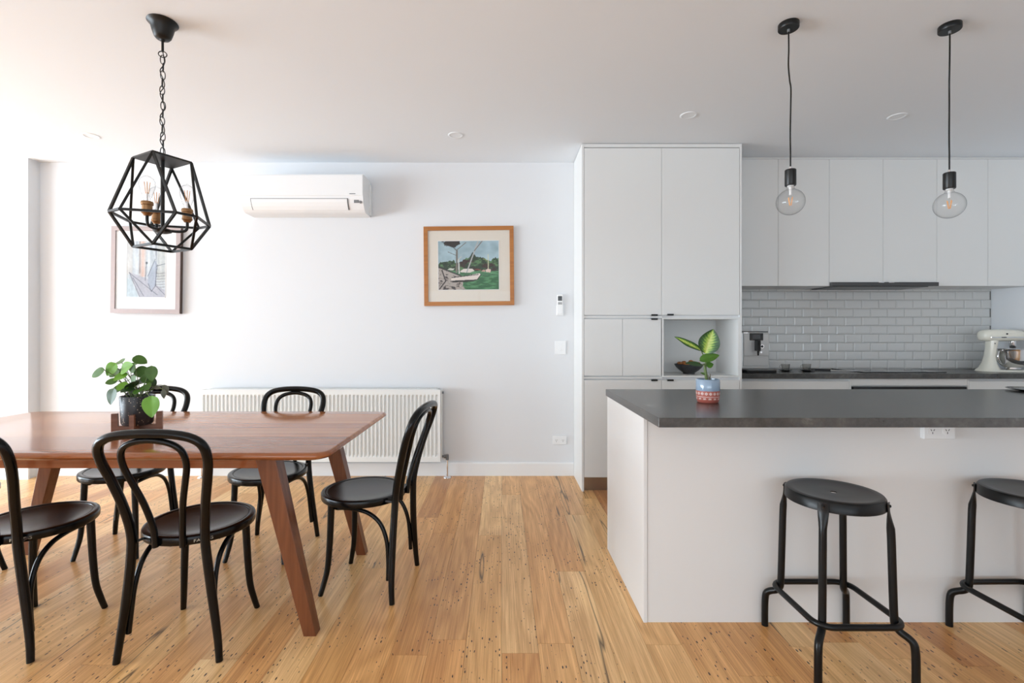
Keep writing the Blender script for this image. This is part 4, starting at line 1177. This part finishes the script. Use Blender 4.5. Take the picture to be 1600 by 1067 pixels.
for (zx, zy, dy, l_, w_, dr, nr, mt, sh) in leaves:
    L_, W_ = l_*kz*1.08, w_*kz*1.10
    if l_ > 70: L_, W_ = L_*.82, W_*.80
    nr = (nr[0], nr[1]-.45, nr[2])
    c = pz(zx, zy, dy); dv = Vector(dr).normalized()
    bs = c - dv*L_*.5
    obj('leaf', leaf_bm(bs, dr, nr, L_, W_, sh, .06, .12), M[mt], pot)
    root = Vector((rl.uniform(-.02, .02)+bs.x*.15, rl.uniform(-.02, .02), .124))
    midp = (root+bs)/2 + Vector((bs.x*.1, 0, .025))
    if bs.z < .15: midp = Vector((bs.x*.6, bs.y*.7, .168))
    obj('stem', tube(B(), catmull([root, midp, bs+dv*.004], 6), .0016, 6), M['stem'], pot)

# ------------------------------------------------------------------ variegated plant on the island
PI_ = Vector((.968, 2.270, Z_I))
pp_ = thing('potted_plant', 'small variegated dumb cane in a blue and red patterned pot on the island', 'potted plant', PI_)
R0 = .0525
obj('pot', lathe(B(), [(0, 0), (.042, 0), (.047, .004), (.051, .020), (R0, .050), (R0, .056)], 48), M['terra'], pp_, label='red lower band of the pot')
obj('pot_rim', lathe(B(), [(R0, .056), (R0+.0004, .058), (R0, .106), (.0505, .109), (.0485, .108), (.0475, .096), (0, .095)], 48), M['bluegl'], pp_, label='glazed blue-grey upper part of the pot')
def on_pot(bm, ang, z, du, dz):
    rr = (.0525 if z > .035 else .0512)+.0004
    a = ang+du/rr; return Vector((rr*math.cos(a), rr*math.sin(a), z+dz))
b_ = B()
def stroke(b, ang, pts, w):
    for (u0, v0, z0), (u1, v1, z1) in zip(pts, pts[1:]):
        n = Vector((v1-v0, -(u1-u0))); n = n.normalized()*w/2
        q = [on_pot(b, ang, z0, u0+n.x, v0+n.y), on_pot(b, ang, z1, u1+n.x, v1+n.y), on_pot(b, ang, z1, u1-n.x, v1-n.y), on_pot(b, ang, z0, u0-n.x, v0-n.y)]
        b.faces.new([b.verts.new(p) for p in q])
for k in range(18):
    a = 2*PI*k/18; s = .0065
    stroke(b_, a, [(-s, 0, .044), (0, s, .044), (s, 0, .044), (0, -s, .044), (-s, 0, .044)], .0016)
    s = .003; stroke(b_, a, [(-s, 0, .044), (0, s, .044), (s, 0, .044), (0, -s, .044), (-s, 0, .044)], .0016)
for k in range(40):
    a = 2*PI*k/40; stroke(b_, a, [(-.0042, 0, .029), (.0042, 0, .029)], .0018)
for k in range(14):
    a = 2*PI*k/14; stroke(b_, a, [(-.006, -.004, .020), (-.003, .004, .020), (0, -.004, .020), (.003, .004, .020), (.006, -.004, .020)], .0017)
pat = obj('painted_pattern', b_, M['whitepaint'], pp_)
obj('soil', lathe(B(), [(0, .100), (.0478, .098), (.0478, .096), (0, .0955)], 24), M['soil'], pp_)
def pi_(zx, zy, dy):
    px, py = 1020+zx/6.669, 480+zy/6.669; d = PI_.y+dy
    return Vector(((px-784)*d/755, d, 1.23+(520-py)*d/755)) - PI_
ki = 2.27/755/6.669
trunk = [Vector((-.004, 0, .098)), pi_(545, 640, 0), pi_(560, 560, 0), pi_(548, 500, 0)]
obj('stem', tube(B(), catmull(trunk, 6), [.0075-.003*i/18 for i in range(19)], 10), M['stem'], pp_)
dl = [((548, 482), (632, 228), 215, (-.05, -.9, .25), -.01, -.02, .02),     # tall upright leaf
      ((505, 450), (228, 298), 80, (-.10, -.75, .55), 0, .015, .06),          # long leaf to the left
      ((490, 555), (695, 488), 105, (.05, -.75, .65), -.02, -.03, .10),       # short leaf across the front
      ((515, 605), (345, 572), 78, (.0, -.6, .8), -.02, -.05, .10),           # low leaf to the left
      ((560, 610), (632, 590), 74, (.2, -.8, .55), -.01, -.02, .10),
      ((545, 700), (500, 680), 26, (0, -.8, .5), -.02, -.03, .1)]
for (b0, b1, w_, nr, d0, d1, cu) in dl:
    p, q = pi_(b0[0], b0[1], d0), pi_(b1[0], b1[1], d1)
    lf = obj('leaf', leaf_bm(p, q-p, nr, (q-p).length, w_*ki, 'ovate', .08, cu, 17, 41), M['dief'] if w_ in (215, 80) else M['leaf3'] if w_ == 78 else M['leaf'], pp_)
    if w_ in (80, 105, 78): obj('petiole', tube(B(), catmull([trunk[1 if w_ == 78 else 2], (trunk[2]+p)/2+Vector((0, 0, -.004)), p], 5), .0026, 8), M['stem'], pp_)
for zx, zy in ((598, 690), (590, 730), (575, 705)):
    p = pi_(zx, zy, -.015); obj('sprout', tube(B(), [Vector((.006, -.008, .098)), p*.7+Vector((.002, -.002, .03)), p], [.003, .0025, .0008], 7), M['leaf4'], pp_)

# ------------------------------------------------------------------ bowl of dried fruit in the pantry niche
BW = Vector((1.520, 3.925, nz0))
bo = tag(obj('bowl', lathe(B(), [(0, 0), (.044, 0), (.046, .004), (.045, .010), (.075, .030), (.100, .055), (.114, .078), (.112, .080), (.108, .078), (.094, .056), (.07, .036), (.035, .020), (0, .018)], 48), M['bowl'], loc=BW), 'dark speckled bowl in the pantry niche', 'bowl')
fr = [(-.072, -.01, .068, .034, .020, .4, 'root', 'leftmost brown dried piece in the dark bowl'), (-.035, -.045, .066, .036, .018, -.3, 'root2', 'orange-brown piece at the front of the dark bowl'),
      (-.028, .035, .070, .036, .022, 1.2, 'root', 'brown dried piece at the back of the dark bowl'), (.020, -.010, .078, .038, .023, .2, 'root2', 'highest orange-brown piece in the middle of the dark bowl'),
      (.060, .030, .068, .034, .020, -.8, 'root', 'brown dried piece at the rear right of the bowl'), (.068, -.028, .066, .032, .018, .9, 'root2', 'orange-brown piece at the right rim of the bowl')]
for x_, y_, z_, a, c, rz, mt, lb in fr:
    bm = B(); ellipsoid(bm, (0, 0, 0), a*.78, a*.48, c*.75, 18, 12)
    rr = random.Random(int(a*1000+x_*100))
    ph = [rr.uniform(0, 6) for _ in range(3)]
    for v in bm.verts:
        f = 1+.10*math.sin(v.co.x*140+ph[0])+.08*math.sin(v.co.y*180+ph[1])+.06*math.sin(v.co.z*260+ph[2]); v.co *= f
    o = tag(obj('dried_fruit', bm, M[mt], loc=BW+Vector((x_, y_, z_+.016))), lb, 'fruit', 'dried fruit in the bowl'); o.rotation_euler = (.1, .15, rz)

# ------------------------------------------------------------------ coffee machine
CM = thing('coffee_machine', 'silver automatic coffee machine on the kitchen bench beside the pantry', 'coffee machine', (2.108, 4.10, Z_C))
bm = B(); box(bm, -.118, .118, -.085, .235, .020, .332, .014, 3); obj('body', bm, M['silver'], CM)
obj('top_cover', box(B(), -.112, .112, -.075, .225, .331, .338, .003), M['dkgrey'], CM)
obj('front_panel', box(B(), -.102, .108, -.092, -.084, .135, .318, .003), M['silver'], CM)
obj('display', box(B(), -.052, .060, -.0965, -.091, .262, .322, .003), M['glassblack'], CM)
obj('screen', box(B(), -.028, .034, -.0975, -.096, .274, .312, .001), M['dkgrey'], CM)
sp = obj('spout', box(B(), -.012, .012, -.150, -.090, .175, .262, .004), M['bplastic'], CM)
obj('spout_nozzle', lathe(B(), [(0, .138), (.006, .138), (.009, .176), (0, .176)], 14, (0, -.128, 0)), M['bplastic'], sp)
obj('dial', lathe_y(B(), .016, .014, (.045, -.092, .212), 28), M['chrome'], CM)
obj('dial_face', lathe_y(B(), .010, .016, (.045, -.092, .212), 24), M['bplastic'], CM)
obj('button', lathe_y(B(), .009, .005, (.042, -.092, .164), 20), M['chrome'], CM)
obj('button', box(B(), -.100, -.060, -.0875, -.083, .320, .330, .001), M['chrome'], CM)
obj('lower_panel', box(B(), -.104, .108, -.090, -.083, .048, .128, .003), M['silver'], CM)
dt = obj('drip_tray', box(B(), -.122, .118, -.190, -.070, .0005, .022, .004, 2), M['bplastic'], CM)
bm = B()
for k in range(9): box(bm, -.105, .10, -.180+k*.011, -.175+k*.011, .0215, .0245)
obj('drip_grille', bm, M['chrome'], dt)

# ------------------------------------------------------------------ glass cups and saucers
def cup(label_c, label_s, x_, y_):
    s = tag(obj('saucer', lathe(B(), [(0, 0), (.026, 0), (.034, .003), (.058, .011), (.060, .013), (.057, .0135), (.032, .006), (0, .005)], 36), M['glassblack'], loc=(x_, y_, Z_C)), label_s, 'saucer', 'saucers under the glass cups')
    t = thing('glass_cup', label_c, 'cup', (x_, y_, Z_C+.0055), group='glass coffee cups')
    obj('cup_body', lathe(B(), [(0, 0), (.019, 0), (.024, .004), (.029, .02), (.033, .050), (.0335, .056), (.0322, .056), (.0305, .048), (.0265, .021), (.021, .008), (0, .006)], 36), M['cupglass'], t)
    pts = [(-.030, 0, .045), (-.042, 0, .047), (-.050, 0, .038), (-.046, 0, .024), (-.034, 0, .016), (-.027, 0, .014)]
    obj('handle', tube(B(), catmull(pts, 5), .0032, 8), M['cupglass'], t)
M['cupglass'] = thin_glass('tinted_cup_glass', (.86, .86, .85, 1), .03, 1.6, rim=.5)
cup('clear glass cup nearer the coffee machine', 'black saucer under the glass cup nearer the coffee machine', 2.402, 4.09)
cup('clear glass cup farther from the coffee machine', 'black saucer under the glass cup farther from the coffee machine', 2.580, 4.09)
kn = thing('knife', 'knife with a dark handle and pale blade lying on the bench beside the cups', 'knife', (2.80, 4.11, Z_C), math.radians(-32))
obj('handle', box(B(), -.165, .0, -.011, .011, .0005, .016, .004, 2), M['bplastic'], kn)
bm = B(); prism(bm, [(-.005, -.014), (.15, -.014), (.185, .004), (.15, .012), (-.005, .012)], .006, .0085); obj('blade', bm, M['mat_white'], kn)

# ------------------------------------------------------------------ stand mixer
MX = thing('stand_mixer', 'cream stand mixer with a steel bowl in the kitchen corner', 'mixer', (4.232, 4.085, Z_C), math.radians(-10))
def loft(bm, secs, n=24, caps=True):
    """secs: list of (x, zc, ry, rz, power) superellipse sections in the yz plane"""
    rings = []
    for x_, zc, ry, rz_, pw in secs:
        rg = []
        for k in range(n):
            a = 2*PI*k/n; ca, sa = math.cos(a), math.sin(a)
            rg.append(bm.verts.new((x_, ry*math.copysign(abs(ca)**(2/pw), ca), zc+rz_*math.copysign(abs(sa)**(2/pw), sa))))
        rings.append(rg)
    for a, b in zip(rings, rings[1:]):
        for k in range(n):
            f = bm.faces.new((a[k], a[(k+1) % n], b[(k+1) % n], b[k])); f.smooth = True
    if caps: bm.faces.new(rings[0][::-1]); bm.faces.new(rings[-1])
    bmesh.ops.recalc_face_normals(bm, faces=bm.faces)
    return bm
hs_ = [(-.168, .300, .012, .018, 2), (-.163, .301, .035, .034, 2.4), (-.150, .302, .050, .044, 2.6), (-.12, .303, .058, .050, 2.8), (-.05, .304, .061, .052, 2.8), (.05, .304, .060, .051, 2.7), (.11, .302, .054, .046, 2.5), (.145, .299, .042, .038, 2.3), (.160, .297, .026, .026, 2.1), (.165, .296, .008, .010, 2)]
obj('motor_head', loft(B(), hs_), M['cream'], MX)
# pedestal: lofted from the foot up to the head
bm = B(); rings = []
for z_, xa, xb, hy in ((0, -.178, -.03, .085), (.012, -.172, -.035, .080), (.03, -.155, -.045, .066), (.07, -.135, -.058, .052), (.13, -.120, -.062, .044), (.20, -.112, -.055, .042), (.262, -.110, -.040, .044)):
    n = 24; cx, hx = (xa+xb)/2, (xb-xa)/2
    rings.append([bm.verts.new((cx+hx*math.copysign(abs(math.cos(2*PI*k/n))**.7, math.cos(2*PI*k/n)), hy*math.copysign(abs(math.sin(2*PI*k/n))**.7, math.sin(2*PI*k/n)), z_)) for k in range(n)])
for a, b in zip(rings, rings[1:]):
    for k in range(24):
        f = bm.faces.new((a[k], a[(k+1) % 24], b[(k+1) % 24], b[k])); f.smooth = True
bm.faces.new(rings[0][::-1]); bm.faces.new(rings[-1]); bmesh.ops.recalc_face_normals(bm, faces=bm.faces)
obj('pedestal', bm, M['cream'], MX)
bm = B(); poly = []
for k in range(28):
    a = 2*PI*k/28; poly.append((.01+.165*math.copysign(abs(math.cos(a))**.75, math.cos(a)), .100*math.copysign(abs(math.sin(a))**.75, math.sin(a))))
prism(bm, poly, 0, .016); es = [e for e in bm.edges if e.verts[0].co.z > .01 and e.verts[1].co.z > .01]
bmesh.ops.bevel(bm, geom=es, offset=.006, segments=2, affect='EDGES', profile=.5)
obj('base', bm, M['cream'], MX)
bc = (.075, 0, 0)
bwl = obj('mixing_bowl', lathe(B(), [(0, .018), (.045, .018), (.050, .022), (.048, .034), (.070, .048), (.092, .080), (.103, .120), (.107, .170), (.110, .186), (.112, .188), (.110, .190), (.105, .186), (.100, .125), (.088, .084), (.066, .053), (0, .044)], 48, bc), M['chrome'], MX)
pts = [(.075-.100, -.025, .172), (.075-.135, -.045, .165), (.075-.145, -.052, .120), (.075-.120, -.045, .070), (.075-.080, -.030, .060)]
obj('bowl_handle', tube(B(), catmull(pts, 6), .0075, 10), M['chrome'], bwl)
obj('attachment_hub', lathe(B(), [(0, .195), (.016, .195), (.021, .205), (.021, .262), (0, .262)], 24, bc), M['chrome'], MX)
bm = B(); tube(bm, [(.075, 0, .06), (.075, 0, .200)], .007, 10); bar(bm, (.045, 0, .07), (.105, 0, .07), .008); bar(bm, (.045, 0, .07), (.05, 0, .16), .008); bar(bm, (.105, 0, .07), (.10, 0, .16), .008)
obj('beater', bm, M['silver'], MX)
obj('trim_band', box(B(), -.125, .125, -.0625, -.0595, .282, .292, .001), M['chrome'], MX)
obj('nameplate', box(B(), -.050, -.015, -.0635, -.0620, .2835, .2905), M['dkgrey'], MX)
b_ = B(); ellipsoid(b_, (-.010, -.061, .316), .0075, .006, .0065, 12, 8); obj('speed_knob', b_, M['bplastic'], MX)
b_ = B(); ellipsoid(b_, (-.085, -.045, .235), .005, .004, .005, 10, 8); obj('lock_screw', b_, M['grey'], MX)

# dark plate at the right end of the island
pk = tag(obj('plate', lathe(B(), [(0, 0), (.07, 0), (.08, .003), (.130, .014), (.133, .016), (.130, .017), (.078, .007), (0, .006)], 48), M['glassblack'], loc=(2.965, 2.665, Z_I)), 'round black plate at the right end of the island benchtop', 'plate')

bpy.context.view_layer.update()
